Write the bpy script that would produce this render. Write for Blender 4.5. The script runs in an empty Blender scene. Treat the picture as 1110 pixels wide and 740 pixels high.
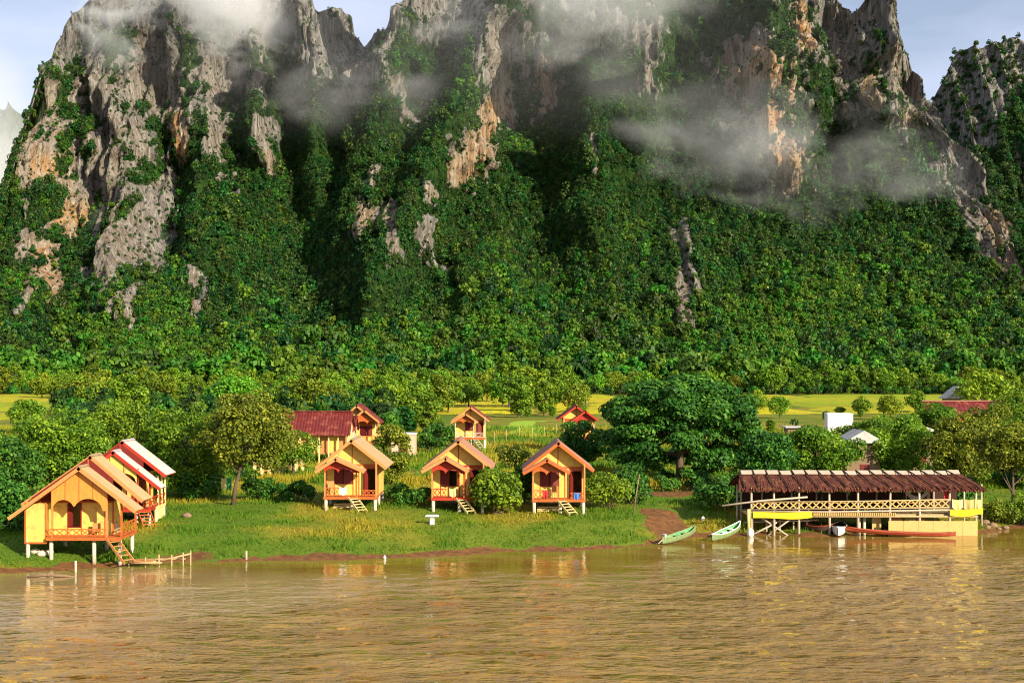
import bpy, math, random
import numpy as np
from mathutils import Vector, Matrix

# ------------------------------------------------------------------ camera, sky, sun
SC = bpy.context.scene
C = SC.collection
FPX, CX, HY, CAMZ = 1525.0, 555.0, 400.0, 11.0      # focal length and horizon of the 1110x740 photograph

cam_d = bpy.data.cameras.new('camera'); cam = bpy.data.objects.new('camera', cam_d); C.objects.link(cam)
cam_d.sensor_width = 36.0; cam_d.lens = 36.0 * FPX / 1110.0
cam_d.shift_y = 30.0 / 1110.0
cam_d.clip_start = 0.5; cam_d.clip_end = 20000
cam.location = (0, 0, CAMZ); cam.rotation_euler = (math.radians(90), 0, 0)
SC.camera = cam

SUN_AZ, SUN_EL = math.radians(139), math.radians(25)   # clockwise from +Y
to_sun = Vector((math.sin(SUN_AZ) * math.cos(SUN_EL), math.cos(SUN_AZ) * math.cos(SUN_EL), math.sin(SUN_EL)))
sun_d = bpy.data.lights.new('sun', 'SUN'); sun_d.energy = 5.0; sun_d.angle = math.radians(0.5); sun_d.color = (1.0, 0.91, 0.72)
sun = bpy.data.objects.new('sun', sun_d); C.objects.link(sun)
sun.rotation_euler = (-to_sun).to_track_quat('-Z', 'Y').to_euler(); sun.location = (60, -60, 80)

W = bpy.data.worlds.new('World'); SC.world = W; W.use_nodes = True
nt = W.node_tree; nt.nodes.clear()
n_out = nt.nodes.new('ShaderNodeOutputWorld'); n_bg = nt.nodes.new('ShaderNodeBackground')
n_sky = nt.nodes.new('ShaderNodeTexSky'); n_sky.sky_type = 'NISHITA'; n_sky.sun_disc = False
n_sky.sun_elevation = SUN_EL; n_sky.sun_rotation = SUN_AZ
n_sky.air_density = 1.0; n_sky.dust_density = 1.2; n_sky.ozone_density = 1.5
n_tc = nt.nodes.new('ShaderNodeTexCoord'); n_map = nt.nodes.new('ShaderNodeMapping'); n_map.inputs['Scale'].default_value = (1.6, 1.6, 5.0)
n_no = nt.nodes.new('ShaderNodeTexNoise'); n_no.inputs['Scale'].default_value = 2.2; n_no.inputs['Detail'].default_value = 7; n_no.inputs['Roughness'].default_value = 0.55
n_rp = nt.nodes.new('ShaderNodeMapRange'); n_rp.inputs['From Min'].default_value = 0.35; n_rp.inputs['From Max'].default_value = 0.75
n_rp.inputs['To Min'].default_value = 0.22; n_rp.inputs['To Max'].default_value = 0.75
n_mx = nt.nodes.new('ShaderNodeMix'); n_mx.data_type = 'RGBA'; n_mx.inputs[7].default_value = (8.0, 8.3, 10.6, 1)
nt.links.new(n_tc.outputs['Generated'], n_map.inputs['Vector']); nt.links.new(n_map.outputs[0], n_no.inputs['Vector'])
nt.links.new(n_no.outputs['Fac'], n_rp.inputs['Value']); nt.links.new(n_rp.outputs[0], n_mx.inputs[0])
nt.links.new(n_sky.outputs[0], n_mx.inputs[6]); nt.links.new(n_mx.outputs[2], n_bg.inputs['Color'])
n_bg.inputs['Strength'].default_value = 0.068
nt.links.new(n_bg.outputs[0], n_out.inputs['Surface'])

SC.view_settings.view_transform = 'Standard'; SC.view_settings.look = 'None'
SC.view_settings.exposure = 0.85; SC.view_settings.gamma = 1.0; SC.view_settings.use_curve_mapping = False
SC.render.engine = 'CYCLES'
cy = SC.cycles
cy.max_bounces = 5; cy.diffuse_bounces = 2; cy.glossy_bounces = 2; cy.transmission_bounces = 3; cy.transparent_max_bounces = 4
cy.volume_bounces = 2; cy.use_denoising = True; cy.volume_step_rate = 1.0; cy.volume_max_steps = 128
cy.sample_clamp_indirect = 6.0; cy.filter_width = 1.1

R = random.Random(7)
NR = np.random.default_rng(11)

def P(px, py, d):
    """world point seen at pixel (px, py) of the photograph at distance d"""
    return ((px - CX) / FPX * d, d, CAMZ - (py - HY) / FPX * d)
def PX(px, d): return (px - CX) / FPX * d

# ------------------------------------------------------------------ noise in numpy
def _hash(ix, iy, s):
    n = (ix.astype(np.int64) * 374761393 + iy.astype(np.int64) * 668265263 + s * 974634777) & 0xFFFFFFFF
    n = ((n ^ (n >> 13)) * 1274126177) & 0xFFFFFFFF
    n = ((n ^ (n >> 16)) * 2246822519) & 0xFFFFFFFF
    return ((n ^ (n >> 15)) & 0xFFFFFF) / float(0xFFFFFF)
def vnoise(x, y, s=0):
    x = np.asarray(x, float); y = np.asarray(y, float)
    ix = np.floor(x); iy = np.floor(y); fx = x - ix; fy = y - iy
    ux = fx * fx * fx * (fx * (fx * 6 - 15) + 10); uy = fy * fy * fy * (fy * (fy * 6 - 15) + 10)
    a = _hash(ix, iy, s); b = _hash(ix + 1, iy, s); c = _hash(ix, iy + 1, s); d = _hash(ix + 1, iy + 1, s)
    return (a * (1 - ux) + b * ux) * (1 - uy) + (c * (1 - ux) + d * ux) * uy
def fbm(x, y, o=4, s=0, gain=0.5):
    t = 0; a = 1.0; n = 0
    for i in range(o):
        t = t + a * vnoise(x * 2 ** i + 17.3 * i, y * 2 ** i - 9.1 * i, s + i); n += a; a *= gain
    return t / n
def ridged(x, y, o=4, s=0):
    t = 0; a = 1.0; n = 0
    for i in range(o):
        t = t + a * (1 - np.abs(2 * vnoise(x * 2 ** i + 5.7 * i, y * 2 ** i + 3.3 * i, s + i) - 1)) ** 1.6; n += a; a *= 0.5
    return t / n
def sstep(a, b, x):
    t = np.clip((x - a) / (b - a), 0, 1); return t * t * (3 - 2 * t)

# ------------------------------------------------------------------ mesh helpers
def mesh_np(name, V, F, smooth=False, attrs=None):
    """V (n,3), F (m,4) or (m,3); attrs = {name: (domain, array)}"""
    me = bpy.data.meshes.new(name); V = np.asarray(V, np.float32); F = np.asarray(F, np.int32)
    k = F.shape[1]
    me.vertices.add(len(V)); me.vertices.foreach_set('co', V.ravel())
    me.loops.add(F.size); me.loops.foreach_set('vertex_index', F.ravel())
    me.polygons.add(len(F)); me.polygons.foreach_set('loop_start', np.arange(0, F.size, k, dtype=np.int32))
    me.polygons.foreach_set('loop_total', np.full(len(F), k, np.int32))
    if smooth: me.polygons.foreach_set('use_smooth', np.ones(len(F), bool))
    me.update(calc_edges=True)
    for n, (dom, arr) in (attrs or {}).items():
        a = me.attributes.new(n, 'FLOAT', dom); a.data.foreach_set('value', np.asarray(arr, np.float32).ravel())
    return me
def link(name, me, mat=None, parent=None, loc=None):
    o = bpy.data.objects.new(name, me); C.objects.link(o)
    if mat is not None and len(me.materials) == 0: me.materials.append(mat)
    if parent is not None: o.parent = parent
    if loc is not None: o.location = loc
    return o
def tag(o, label=None, cat=None, group=None, kind=None):
    if label: o['label'] = label
    if cat: o['category'] = cat
    if group: o['group'] = group
    if kind: o['kind'] = kind
    return o
def thing(name, label, cat, loc, rz=0.0, group=None):
    o = bpy.data.objects.new(name, None); C.objects.link(o); o.empty_display_size = 0.3
    o.location = loc; o.rotation_euler = (0, 0, rz); tag(o, label, cat, group); return o
def copy_tree(o, parent=None):
    c = o.copy(); C.objects.link(c); c.parent = parent
    for ch in list(o.children): copy_tree(ch, c)
    return c

class MB:
    def __init__(s): s.v = []; s.f = []
    def add(s, vs, fs):
        k = len(s.v); s.v += [tuple(v) for v in vs]; s.f += [tuple(i + k for i in f) for f in fs]; return s
    def box(s, x0, x1, y0, y1, z0, z1):
        return s.add([(x0, y0, z0), (x1, y0, z0), (x1, y1, z0), (x0, y1, z0), (x0, y0, z1), (x1, y0, z1), (x1, y1, z1), (x0, y1, z1)],
                     [(0, 3, 2, 1), (4, 5, 6, 7), (0, 1, 5, 4), (1, 2, 6, 5), (2, 3, 7, 6), (3, 0, 4, 7)])
    def beam(s, p, q, w, h, up=(0, 0, 1)):
        p = Vector(p); q = Vector(q); d = (q - p).normalized(); u = Vector(up)
        a = d.cross(u)
        if a.length < 1e-4: a = d.cross(Vector((0, 1, 0)))
        a.normalize(); b = a.cross(d).normalized(); a *= w / 2; b *= h / 2
        return s.add([p - a - b, p + a - b, p + a + b, p - a + b, q - a - b, q + a - b, q + a + b, q - a + b],
                     [(0, 1, 2, 3), (7, 6, 5, 4), (0, 4, 5, 1), (1, 5, 6, 2), (2, 6, 7, 3), (3, 7, 4, 0)])
    def tube(s, pts, rad, n=7, cap=True):
        pts = [Vector(p) for p in pts]; rings = []; k0 = len(s.v)
        for i, p in enumerate(pts):
            d = (pts[min(i + 1, len(pts) - 1)] - pts[max(i - 1, 0)]).normalized()
            a = d.cross(Vector((0.03, 1, 0.05))); 
            if a.length < 0.1: a = d.cross(Vector((1, 0, 0)))
            a.normalize(); b = d.cross(a)
            r = rad[i] if hasattr(rad, '__len__') else rad
            for j in range(n):
                t = 2 * math.pi * j / n; s.v.append(tuple(p + a * (r * math.cos(t)) + b * (r * math.sin(t))))
        for i in range(len(pts) - 1):
            for j in range(n):
                s.f.append((k0 + i * n + j, k0 + i * n + (j + 1) % n, k0 + (i + 1) * n + (j + 1) % n, k0 + (i + 1) * n + j))
        if cap:
            s.f.append(tuple(k0 + j for j in range(n))[::-1]); s.f.append(tuple(k0 + (len(pts) - 1) * n + j for j in range(n)))
        return s
    def ext(s, poly, y0, y1):
        """polygon in x,z extruded from y0 to y1"""
        n = len(poly); k = len(s.v)
        s.v += [(x, y0, z) for x, z in poly] + [(x, y1, z) for x, z in poly]
        s.f.append(tuple(k + i for i in range(n))); s.f.append(tuple(k + n + i for i in range(n))[::-1])
        for i in range(n): j = (i + 1) % n; s.f.append((k + j, k + i, k + n + i, k + n + j))
        return s
    def strip(s, xs, zb, zt, y0, y1):
        """panel of vertical strips: outline zb(x)..zt(x) between y0 and y1"""
        k = len(s.v); n = len(xs)
        for y in (y0, y1):
            for x, b, t in zip(xs, zb, zt): s.v += [(x, y, b), (x, y, t)]
        o = 2 * n
        for i in range(n - 1):
            a = k + 2 * i; s.f += [(a, a + 2, a + 3, a + 1), (a + o, a + o + 1, a + o + 3, a + o + 2), (a, a + o, a + o + 2, a + 2), (a + 1, a + 3, a + o + 3, a + o + 1)]
        s.f += [(k, k + 1, k + o + 1, k + o), (k + 2 * n - 2, k + o + 2 * n - 2, k + o + 2 * n - 1, k + 2 * n - 1)]
        return s
    def build(s, name, mat, parent=None, smooth=False, loc=None):
        me = bpy.data.meshes.new(name); me.from_pydata(s.v, [], s.f)
        if smooth:
            for p in me.polygons: p.use_smooth = True
        me.update(); return link(name, me, mat, parent, loc)

# ------------------------------------------------------------------ materials
def new_mat(name):
    m = bpy.data.materials.new(name); m.use_nodes = True; t = m.node_tree; t.nodes.clear()
    return m, t, t.nodes.new('ShaderNodeOutputMaterial')
def N(t, kind, **kw):
    n = t.nodes.new(kind)
    for k, v in kw.items():
        if k in n.inputs.keys(): n.inputs[k].default_value = v
        else: setattr(n, k, v)
    return n
def mixc(t, fac, a, b, mode='MIX'):
    n = t.nodes.new('ShaderNodeMix'); n.data_type = 'RGBA'; n.blend_type = mode
    for s, i in ((fac, 0), (a, 6), (b, 7)):
        if hasattr(s, 'is_output'): t.links.new(s, n.inputs[i])
        elif i == 0: n.inputs[0].default_value = s
        else: n.inputs[i].default_value = (*s, 1) if len(s) == 3 else s
    return n.outputs[2]
def mrange(t, v, a, b, c=0.0, d=1.0):
    n = t.nodes.new('ShaderNodeMapRange'); t.links.new(v, n.inputs[0])
    for i, q in enumerate((a, b, c, d)): n.inputs[i + 1].default_value = q
    return n.outputs[0]
def math_n(t, op, a, b=None):
    n = t.nodes.new('ShaderNodeMath'); n.operation = op
    for i, s in enumerate((a, b)):
        if s is None: continue
        if hasattr(s, 'is_output'): t.links.new(s, n.inputs[i])
        else: n.inputs[i].default_value = s
    return n.outputs[0]
def noise(t, vec, scale, detail=4, rough=0.55, mapping=None):
    n = N(t, 'ShaderNodeTexNoise', Scale=scale, Detail=detail, Roughness=rough)
    if mapping:
        m = N(t, 'ShaderNodeMapping'); m.inputs['Scale'].default_value = mapping; t.links.new(vec, m.inputs['Vector']); vec = m.outputs[0]
    t.links.new(vec, n.inputs['Vector']); return n.outputs['Fac']
def attr(t, name, kind='GEOMETRY'):
    n = t.nodes.new('ShaderNodeAttribute'); n.attribute_name = name; n.attribute_type = kind; return n.outputs['Fac']
def pos(t): return t.nodes.new('ShaderNodeNewGeometry').outputs['Position']

def paint(name, col, dark=None, rough=0.7, scale=3.0, var=0.5, mapping=(1, 1, 1), bump=0.15, stain=None, spec=0.3):
    """worn wood, boards, tin: a base colour, a second tone in grain, an optional stain"""
    m, t, out = new_mat(name)
    oc = t.nodes.new('ShaderNodeTexCoord').outputs['Object']
    p = pos(t)
    f = noise(t, p, scale, 5, 0.6, mapping)
    dark = dark or tuple(c * 0.55 for c in col)
    c = mixc(t, mrange(t, f, 0.5 - 0.25, 0.5 + 0.25, 0, var), col, dark)
    if stain:
        g = noise(t, p, scale * 0.33, 4, 0.65)
        c = mixc(t, mrange(t, g, 0.5, 0.68, 0, 0.75), c, stain)
    b = N(t, 'ShaderNodeBsdfPrincipled', Roughness=rough); b.inputs['Specular IOR Level'].default_value = spec
    t.links.new(c, b.inputs['Base Color'])
    if bump:
        bn = N(t, 'ShaderNodeBump', Strength=bump, Distance=0.03); t.links.new(f, bn.inputs['Height']); t.links.new(bn.outputs[0], b.inputs['Normal'])
    t.links.new(b.outputs[0], out.inputs['Surface']); return m

def foliage(name, dark, mid, light, transl=0.35, rnd=0.5):
    m, t, out = new_mat(name)
    ti = attr(t, 'tint')
    ob = t.nodes.new('ShaderNodeObjectInfo').outputs['Random']
    c = mixc(t, mrange(t, ti, 0.0, 0.55), dark, mid)
    c = mixc(t, mrange(t, ti, 0.55, 1.0), c, light)
    hs = N(t, 'ShaderNodeHueSaturation', Saturation=1.0)
    t.links.new(mrange(t, ob, 0, 1, 0.5 - 0.035 * rnd * 2, 0.5 + 0.02 * rnd * 2), hs.inputs['Hue'])
    t.links.new(mrange(t, math_n(t, 'FRACT', math_n(t, 'MULTIPLY', ob, 7.31)), 0, 1, 1 - 0.45 * rnd, 1 + 0.45 * rnd), hs.inputs['Value'])
    t.links.new(c, hs.inputs['Color'])
    d = N(t, 'ShaderNodeBsdfPrincipled', Roughness=0.55); d.inputs['Specular IOR Level'].default_value = 0.25
    tr = t.nodes.new('ShaderNodeBsdfTranslucent'); mx = N(t, 'ShaderNodeMixShader'); mx.inputs[0].default_value = transl
    t.links.new(hs.outputs[0], d.inputs['Base Color'])
    yl = mixc(t, 0.5, hs.outputs[0], (0.9, 1.0, 0.25), 'MULTIPLY'); t.links.new(yl, tr.inputs['Color'])
    t.links.new(d.outputs[0], mx.inputs[1]); t.links.new(tr.outputs[0], mx.inputs[2]); t.links.new(mx.outputs[0], out.inputs['Surface'])
    return m

M = {}
M['yellow'] = paint('yellow_bamboo_mat', (0.75, 0.51, 0.115), (0.58, 0.36, 0.06), 0.75, 9, 0.9, (1, 1, 3), stain=(0.46, 0.26, 0.08))
M['cream'] = paint('cream_board', (0.74, 0.56, 0.24), (0.60, 0.42, 0.16), 0.7, 5, 0.6, (1, 1, 0.3))
M['orange'] = paint('orange_timber', (0.56, 0.14, 0.02), (0.34, 0.06, 0.012), 0.6, 7, 0.9, (3, 3, 0.4), stain=(0.30, 0.07, 0.02))
M['amber'] = paint('amber_boards', (0.66, 0.27, 0.045), (0.50, 0.16, 0.025), 0.65, 7, 0.9, (3, 3, 0.4))
M['tan'] = paint('tan_timber', (0.52, 0.24, 0.075), (0.38, 0.15, 0.04), 0.65, 6, 0.8, (3, 3, 0.4))
M['red'] = paint('red_timber', (0.42, 0.035, 0.012), (0.28, 0.02, 0.01), 0.6, 6, 0.7, (3, 3, 0.4))
M['maroon'] = paint('maroon_shutter', (0.17, 0.016, 0.01), (0.10, 0.01, 0.008), 0.55, 7, 0.8, (3, 3, 0.4))
M['white'] = paint('whitewashed_concrete', (0.62, 0.53, 0.40), (0.42, 0.34, 0.22), 0.8, 5, 0.9, stain=(0.30, 0.22, 0.13))
M['pale_tin'] = paint('pale_roof_sheet', (0.46, 0.41, 0.37), (0.34, 0.28, 0.25), 0.5, 2, 0.8, (0.4, 2, 0.4), stain=(0.50, 0.34, 0.24), spec=0.5)
M['pink_tin'] = paint('rusty_roof_sheet', (0.34, 0.17, 0.11), (0.20, 0.09, 0.055), 0.6, 2, 0.8, (0.4, 2, 0.4), stain=(0.36, 0.14, 0.08))
M['tan_tin'] = paint('tan_roof_sheet', (0.38, 0.27, 0.13), (0.22, 0.14, 0.07), 0.6, 2, 0.8, (0.4, 2, 0.4), stain=(0.40, 0.20, 0.09))
M['red_tin'] = paint('dark_red_roof_tile', (0.15, 0.018, 0.013), (0.08, 0.010, 0.008), 0.6, 4, 0.9, (1, 1, 1), stain=(0.30, 0.08, 0.05))
M['grey_tin'] = paint('grey_roof_sheet', (0.50, 0.48, 0.44), (0.36, 0.34, 0.31), 0.5, 2, 0.8, stain=(0.30, 0.24, 0.18), spec=0.5)
M['dark'] = paint('dark_interior', (0.02, 0.014, 0.01), (0.012, 0.008, 0.006), 0.9, 3, 0.4, bump=0)
M['bark'] = paint('tree_bark', (0.14, 0.095, 0.06), (0.07, 0.045, 0.028), 0.9, 4, 1.0, (3, 3, 0.6), bump=0.5)
M['palebark'] = paint('pale_bark', (0.36, 0.32, 0.26), (0.22, 0.19, 0.14), 0.85, 4, 0.9, (3, 3, 0.6))
M['bamboo'] = paint('weathered_bamboo', (0.46, 0.34, 0.16), (0.30, 0.20, 0.09), 0.6, 8, 0.8, (1, 1, 1))
M['post'] = paint('bleached_pole', (0.50, 0.41, 0.30), (0.30, 0.22, 0.15), 0.7, 6, 0.8, (2, 2, 0.5))
M['mat'] = paint('woven_mat', (0.60, 0.41, 0.14), (0.42, 0.26, 0.08), 0.8, 9, 0.8, (1, 1, 2.5), stain=(0.50, 0.32, 0.12))
M['thatch'] = paint('red_brown_thatch', (0.12, 0.030, 0.016), (0.045, 0.013, 0.009), 0.95, 9, 1.0, (4, 0.6, 0.6), bump=0.8, stain=(0.20, 0.08, 0.03))
M['ridgecap'] = paint('bleached_ridge_cap', (0.46, 0.37, 0.28), (0.30, 0.22, 0.16), 0.8, 3, 0.7)
M['batten'] = paint('dark_batten_and_shade', (0.05, 0.022, 0.012), (0.03, 0.012, 0.008), 0.9, 5, 0.6)
M['banner'] = paint('yellow_cloth', (0.74, 0.52, 0.02), (0.60, 0.40, 0.01), 0.8, 3, 0.5)
M['green_boat'] = paint('green_boat_paint', (0.11, 0.34, 0.11), (0.06, 0.22, 0.08), 0.5, 4, 0.8, stain=(0.30, 0.36, 0.14), spec=0.5)
M['pale_boat'] = paint('pale_green_gunwale', (0.22, 0.30, 0.12), (0.13, 0.18, 0.07), 0.5, 4, 0.9, stain=(0.22, 0.18, 0.10))
M['red_boat'] = paint('red_boat_paint', (0.38, 0.06, 0.018), (0.22, 0.035, 0.014), 0.5, 4, 0.9, stain=(0.20, 0.07, 0.03), spec=0.5)
M['dark_boat'] = paint('dark_boat_hull', (0.10, 0.05, 0.035), (0.05, 0.025, 0.02), 0.6, 4, 0.8)
M['whitepaint'] = paint('white_paint', (0.80, 0.78, 0.72), (0.66, 0.62, 0.54), 0.5, 4, 0.6)
M['pinkwall'] = paint('pink_plaster', (0.62, 0.40, 0.28), (0.52, 0.32, 0.2), 0.85, 3, 0.7)
M['stone'] = paint('grey_stone', (0.42, 0.38, 0.33), (0.28, 0.25, 0.2), 0.9, 4, 0.8, bump=0.5)
M['bluecloth'] = paint('blue_plastic', (0.05, 0.16, 0.45), None, 0.5, 3, 0.4)
M['greencloth'] = paint('green_cloth', (0.03, 0.26, 0.12), None, 0.85, 3, 0.5)
M['redcloth'] = paint('red_cloth', (0.55, 0.03, 0.03), None, 0.85, 3, 0.5)
M['yellowcloth'] = paint('pale_yellow_cloth', (0.74, 0.60, 0.22), None, 0.85, 3, 0.5)
M['wood'] = paint('grey_brown_wood', (0.26, 0.17, 0.10), (0.15, 0.09, 0.05), 0.85, 5, 0.9, (2, 2, 0.6))

M['leaf_big'] = foliage('broad_leaf', (0.016, 0.065, 0.008), (0.046, 0.155, 0.014), (0.16, 0.33, 0.03), 0.3, 0.15)
M['leaf_olive'] = foliage('olive_leaf', (0.055, 0.09, 0.008), (0.165, 0.215, 0.014), (0.36, 0.38, 0.028), 0.3, 0.2)
M['leaf_green'] = foliage('green_leaf', (0.042, 0.115, 0.008), (0.14, 0.26, 0.013), (0.32, 0.43, 0.022), 0.35, 0.25)
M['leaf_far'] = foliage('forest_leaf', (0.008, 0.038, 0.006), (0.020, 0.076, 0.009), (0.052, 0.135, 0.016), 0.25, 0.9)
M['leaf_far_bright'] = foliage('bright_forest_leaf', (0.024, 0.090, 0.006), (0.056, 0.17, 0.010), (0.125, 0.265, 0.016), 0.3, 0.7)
M['leaf_belt'] = foliage('belt_leaf', (0.040, 0.11, 0.006), (0.13, 0.26, 0.012), (0.29, 0.42, 0.022), 0.3, 0.7)

# ------------------------------------------------------------------ shoreline and ground
SH = [(-400, 640), (-150, 630), (0, 622), (90, 615), (150, 612), (210, 607), (300, 607), (400, 605), (500, 600), (600, 597), (700, 592), (738, 584), (800, 581), (900, 580), (1060, 577), (1110, 572), (1250, 565), (1500, 560)]
_sx = []; _sy = []
for c_, y_ in SH:
    d_ = CAMZ * FPX / (y_ - HY); _sx.append((c_ - CX) / FPX * d_); _sy.append(d_)
def shore_y(x):
    x = np.asarray(x, float)
    return np.interp(x, _sx, _sy) + (vnoise(x * 0.35, x * 0 + 3.3, 5) - 0.5) * 1.6 + (vnoise(x * 1.3, x * 0 + 1.3, 6) - 0.5) * 0.6
def ground_z(x, y):
    x = np.asarray(x, float); y = np.asarray(y, float)
    s = y - shore_y(x)
    up = 0.16 * np.clip(s, 0, 6) + (1.55 - 0.96) * sstep(5, 16, s)
    z = np.where(s < 0, np.maximum(s * 0.16, -2.5), up)
    n = (fbm(x * 0.12, y * 0.12, 3, 21) - 0.5) * 0.35 * sstep(0.5, 8, s) + (vnoise(x * 1.1, y * 1.1, 31) - 0.5) * 0.10 * sstep(0, 2, s)
    hump = 0.7 * np.exp(-((x + 8) / 16) ** 2 - ((y - 122) / 12) ** 2)
    return z + n + hump
def gz(x, y): return float(ground_z(np.array([x]), np.array([y]))[0])

def axis(parts):
    out = []
    for a, b, st in parts: out += list(np.arange(a, b, st))
    return np.array(out + [parts[-1][1]])
gx = axis([(-9000, -1200, 600), (-1200, -300, 60), (-300, -80, 8), (-80, -48, 2), (-48, 52, 0.55), (52, 80, 2), (80, 300, 8), (300, 1200, 60), (1200, 9000, 600)])
gy = axis([(60, 72, 3), (72, 112, 0.5), (112, 150, 1.2), (150, 300, 4), (300, 700, 16), (700, 1400, 80), (1400, 14000, 900)])
GX, GY = np.meshgrid(gx, gy)
GZ = ground_z(GX, GY)
S_ = GY - shore_y(GX)
dry = fbm(GX * 0.16, GY * 0.16, 4, 41)
nx_, ny_ = len(gx), len(gy)
idx = np.arange(nx_ * ny_).reshape(ny_, nx_)
F = np.stack([idx[:-1, :-1], idx[:-1, 1:], idx[1:, 1:], idx[1:, :-1]], -1).reshape(-1, 4)
# bare earth: the landing beside the green boats, and the strip by the water
def seg_d(x, y, a, b):
    ax, ay = a; bx, by = b; dx, dy = bx - ax, by - ay
    t = np.clip(((x - ax) * dx + (y - ay) * dy) / (dx * dx + dy * dy), 0, 1); return np.hypot(x - ax - t * dx, y - ay - t * dy)
l0 = (PX(735, 89.5), 89.5); l1 = (PX(715, 97), 97); l2 = (PX(745, 107), 107)
def bare(x, y):
    nn = (fbm(x * 0.5, y * 0.5, 3, 61) - 0.5) * 3.0
    a = sstep(2.2, 0.7, seg_d(x, y, l0, l1) + nn * 0.7)
    b = sstep(2.4, 0.9, seg_d(x, y, (PX(705, 107), 107), l2) + nn * 0.7) * 0.8
    s = y - shore_y(x)
    c = sstep(1.5, 0.2, s + nn * 1.0)
    return np.maximum(np.maximum(a, b), c)
BARE = bare(GX, GY)
me = mesh_np('ground', np.stack([GX, GY, GZ], -1).reshape(-1, 3), F, True, {'dry': ('POINT', dry), 'bare': ('POINT', BARE)})
m, t, out = new_mat('meadow_ground')
p = pos(t); dr = attr(t, 'dry'); n1 = noise(t, p, 0.9, 5, 0.65); n2 = noise(t, p, 0.02, 4)
c = mixc(t, mrange(t, dr, 0.42, 0.64), (0.075, 0.145, 0.008), (0.28, 0.20, 0.020))
c = mixc(t, mrange(t, n1, 0.35, 0.7, 0, 0.6), c, (0.13, 0.17, 0.010))
c = mixc(t, mrange(t, n2, 0.42, 0.6, 0, 0.55), c, (0.19, 0.20, 0.014))
mud = mixc(t, mrange(t, noise(t, p, 2.5, 5), 0.35, 0.65), (0.20, 0.085, 0.026), (0.10, 0.046, 0.018))
c = mixc(t, mrange(t, noise(t, p, 3.5, 5, .7), .45, .7, 0, .6), c, (0.045, 0.07, 0.008))
c = mixc(t, mrange(t, math_n(t, 'ADD', attr(t, 'bare'), math_n(t, 'MULTIPLY', math_n(t, 'SUBTRACT', noise(t, p, 1.6, 5, .7), .5), .9)), .3, .6), c, mud)
b = N(t, 'ShaderNodeBsdfPrincipled', Roughness=0.9); b.inputs['Specular IOR Level'].default_value = 0.15
t.links.new(c, b.inputs['Base Color']); bn = N(t, 'ShaderNodeBump', Strength=0.6, Distance=0.12); t.links.new(noise(t, p, 4, 5, 0.7), bn.inputs['Height'])
t.links.new(bn.outputs[0], b.inputs['Normal']); t.links.new(b.outputs[0], out.inputs['Surface'])
tag(link('ground', me, m), 'grassy river bank and meadow reaching back to the mountain', 'ground', kind='structure')

# ------------------------------------------------------------------ river
wx = axis([(-900, -120, 60), (-120, -50, 3), (-50, 50, 0.5), (50, 120, 3), (120, 900, 60)])
wy = axis([(-300, 30, 30), (30, 46, 2), (46, 98, 0.35), (98, 130, 4)])
WX, WY = np.meshgrid(wx, wy)
sd = shore_y(WX) - WY
eddy = sstep(0.35, 0.65, fbm(WX * 0.05 + 3, WY * 0.10, 3, 71) * 0.6 + 0.85 * np.exp(-((WX + 21) / 14) ** 2 - ((WY - 69 - (WX + 20) * .14) / 5.5) ** 2))
calm = np.clip(np.maximum(sstep(17, 6, sd + (fbm(WX * .15, WY * .2, 3, 77) - .5) * 9) * 0.97, eddy * 0.62), 0, 1)
amp = 0.085 * (1 - 0.93 * calm)
WZ = ((fbm(WX * 0.5 + WY * .15, WY * 0.62, 3, 73) - 0.5) * 2.4 + (ridged(WX * 0.6 + WY * 0.2, WY * .8, 2, 75) - 0.5) * 0.7) * amp
WZ[:, :][np.abs(WX) > 60] = 0
nx_, ny_ = len(wx), len(wy); idx = np.arange(nx_ * ny_).reshape(ny_, nx_)
F = np.stack([idx[:-1, :-1], idx[:-1, 1:], idx[1:, 1:], idx[1:, :-1]], -1).reshape(-1, 4)
me = mesh_np('river', np.stack([WX, WY, WZ], -1).reshape(-1, 3), F, True, {'calm': ('POINT', calm), 'eddy': ('POINT', eddy)})
m, t, out = new_mat('muddy_water')
p = pos(t); ca = attr(t, 'calm')
c = mixc(t, mrange(t, noise(t, p, 0.12, 4, 0.6, (1, 2.5, 1)), 0.35, 0.65), (0.185, 0.105, 0.016), (0.25, 0.155, 0.032))
c = mixc(t, math_n(t, 'MULTIPLY', attr(t, 'eddy'), 0.55), c, (0.37, 0.255, 0.125))
h1 = noise(t, p, 0.68, 2, 0.5, (0.8, 1.35, 1)); h2 = noise(t, p, 3.6, 2, 0.5, (0.7, 1.3, 1)); 
h = math_n(t, 'ADD', h1, math_n(t, 'MULTIPLY', h2, 0.22))
bn = N(t, 'ShaderNodeBump', Distance=0.46); t.links.new(mrange(t, ca, 0, 1, 1.0, 0.03), bn.inputs['Strength']); t.links.new(h, bn.inputs['Height'])
b = N(t, 'ShaderNodeBsdfPrincipled', Roughness=0.035); b.inputs['IOR'].default_value = 1.33; b.inputs['Specular IOR Level'].default_value = 0.5
t.links.new(c, b.inputs['Base Color']); t.links.new(bn.outputs[0], b.inputs['Normal']); t.links.new(b.outputs[0], out.inputs['Surface'])
tag(link('river', me, m), 'wide muddy brown river with small ripples', 'river', kind='structure')

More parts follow.
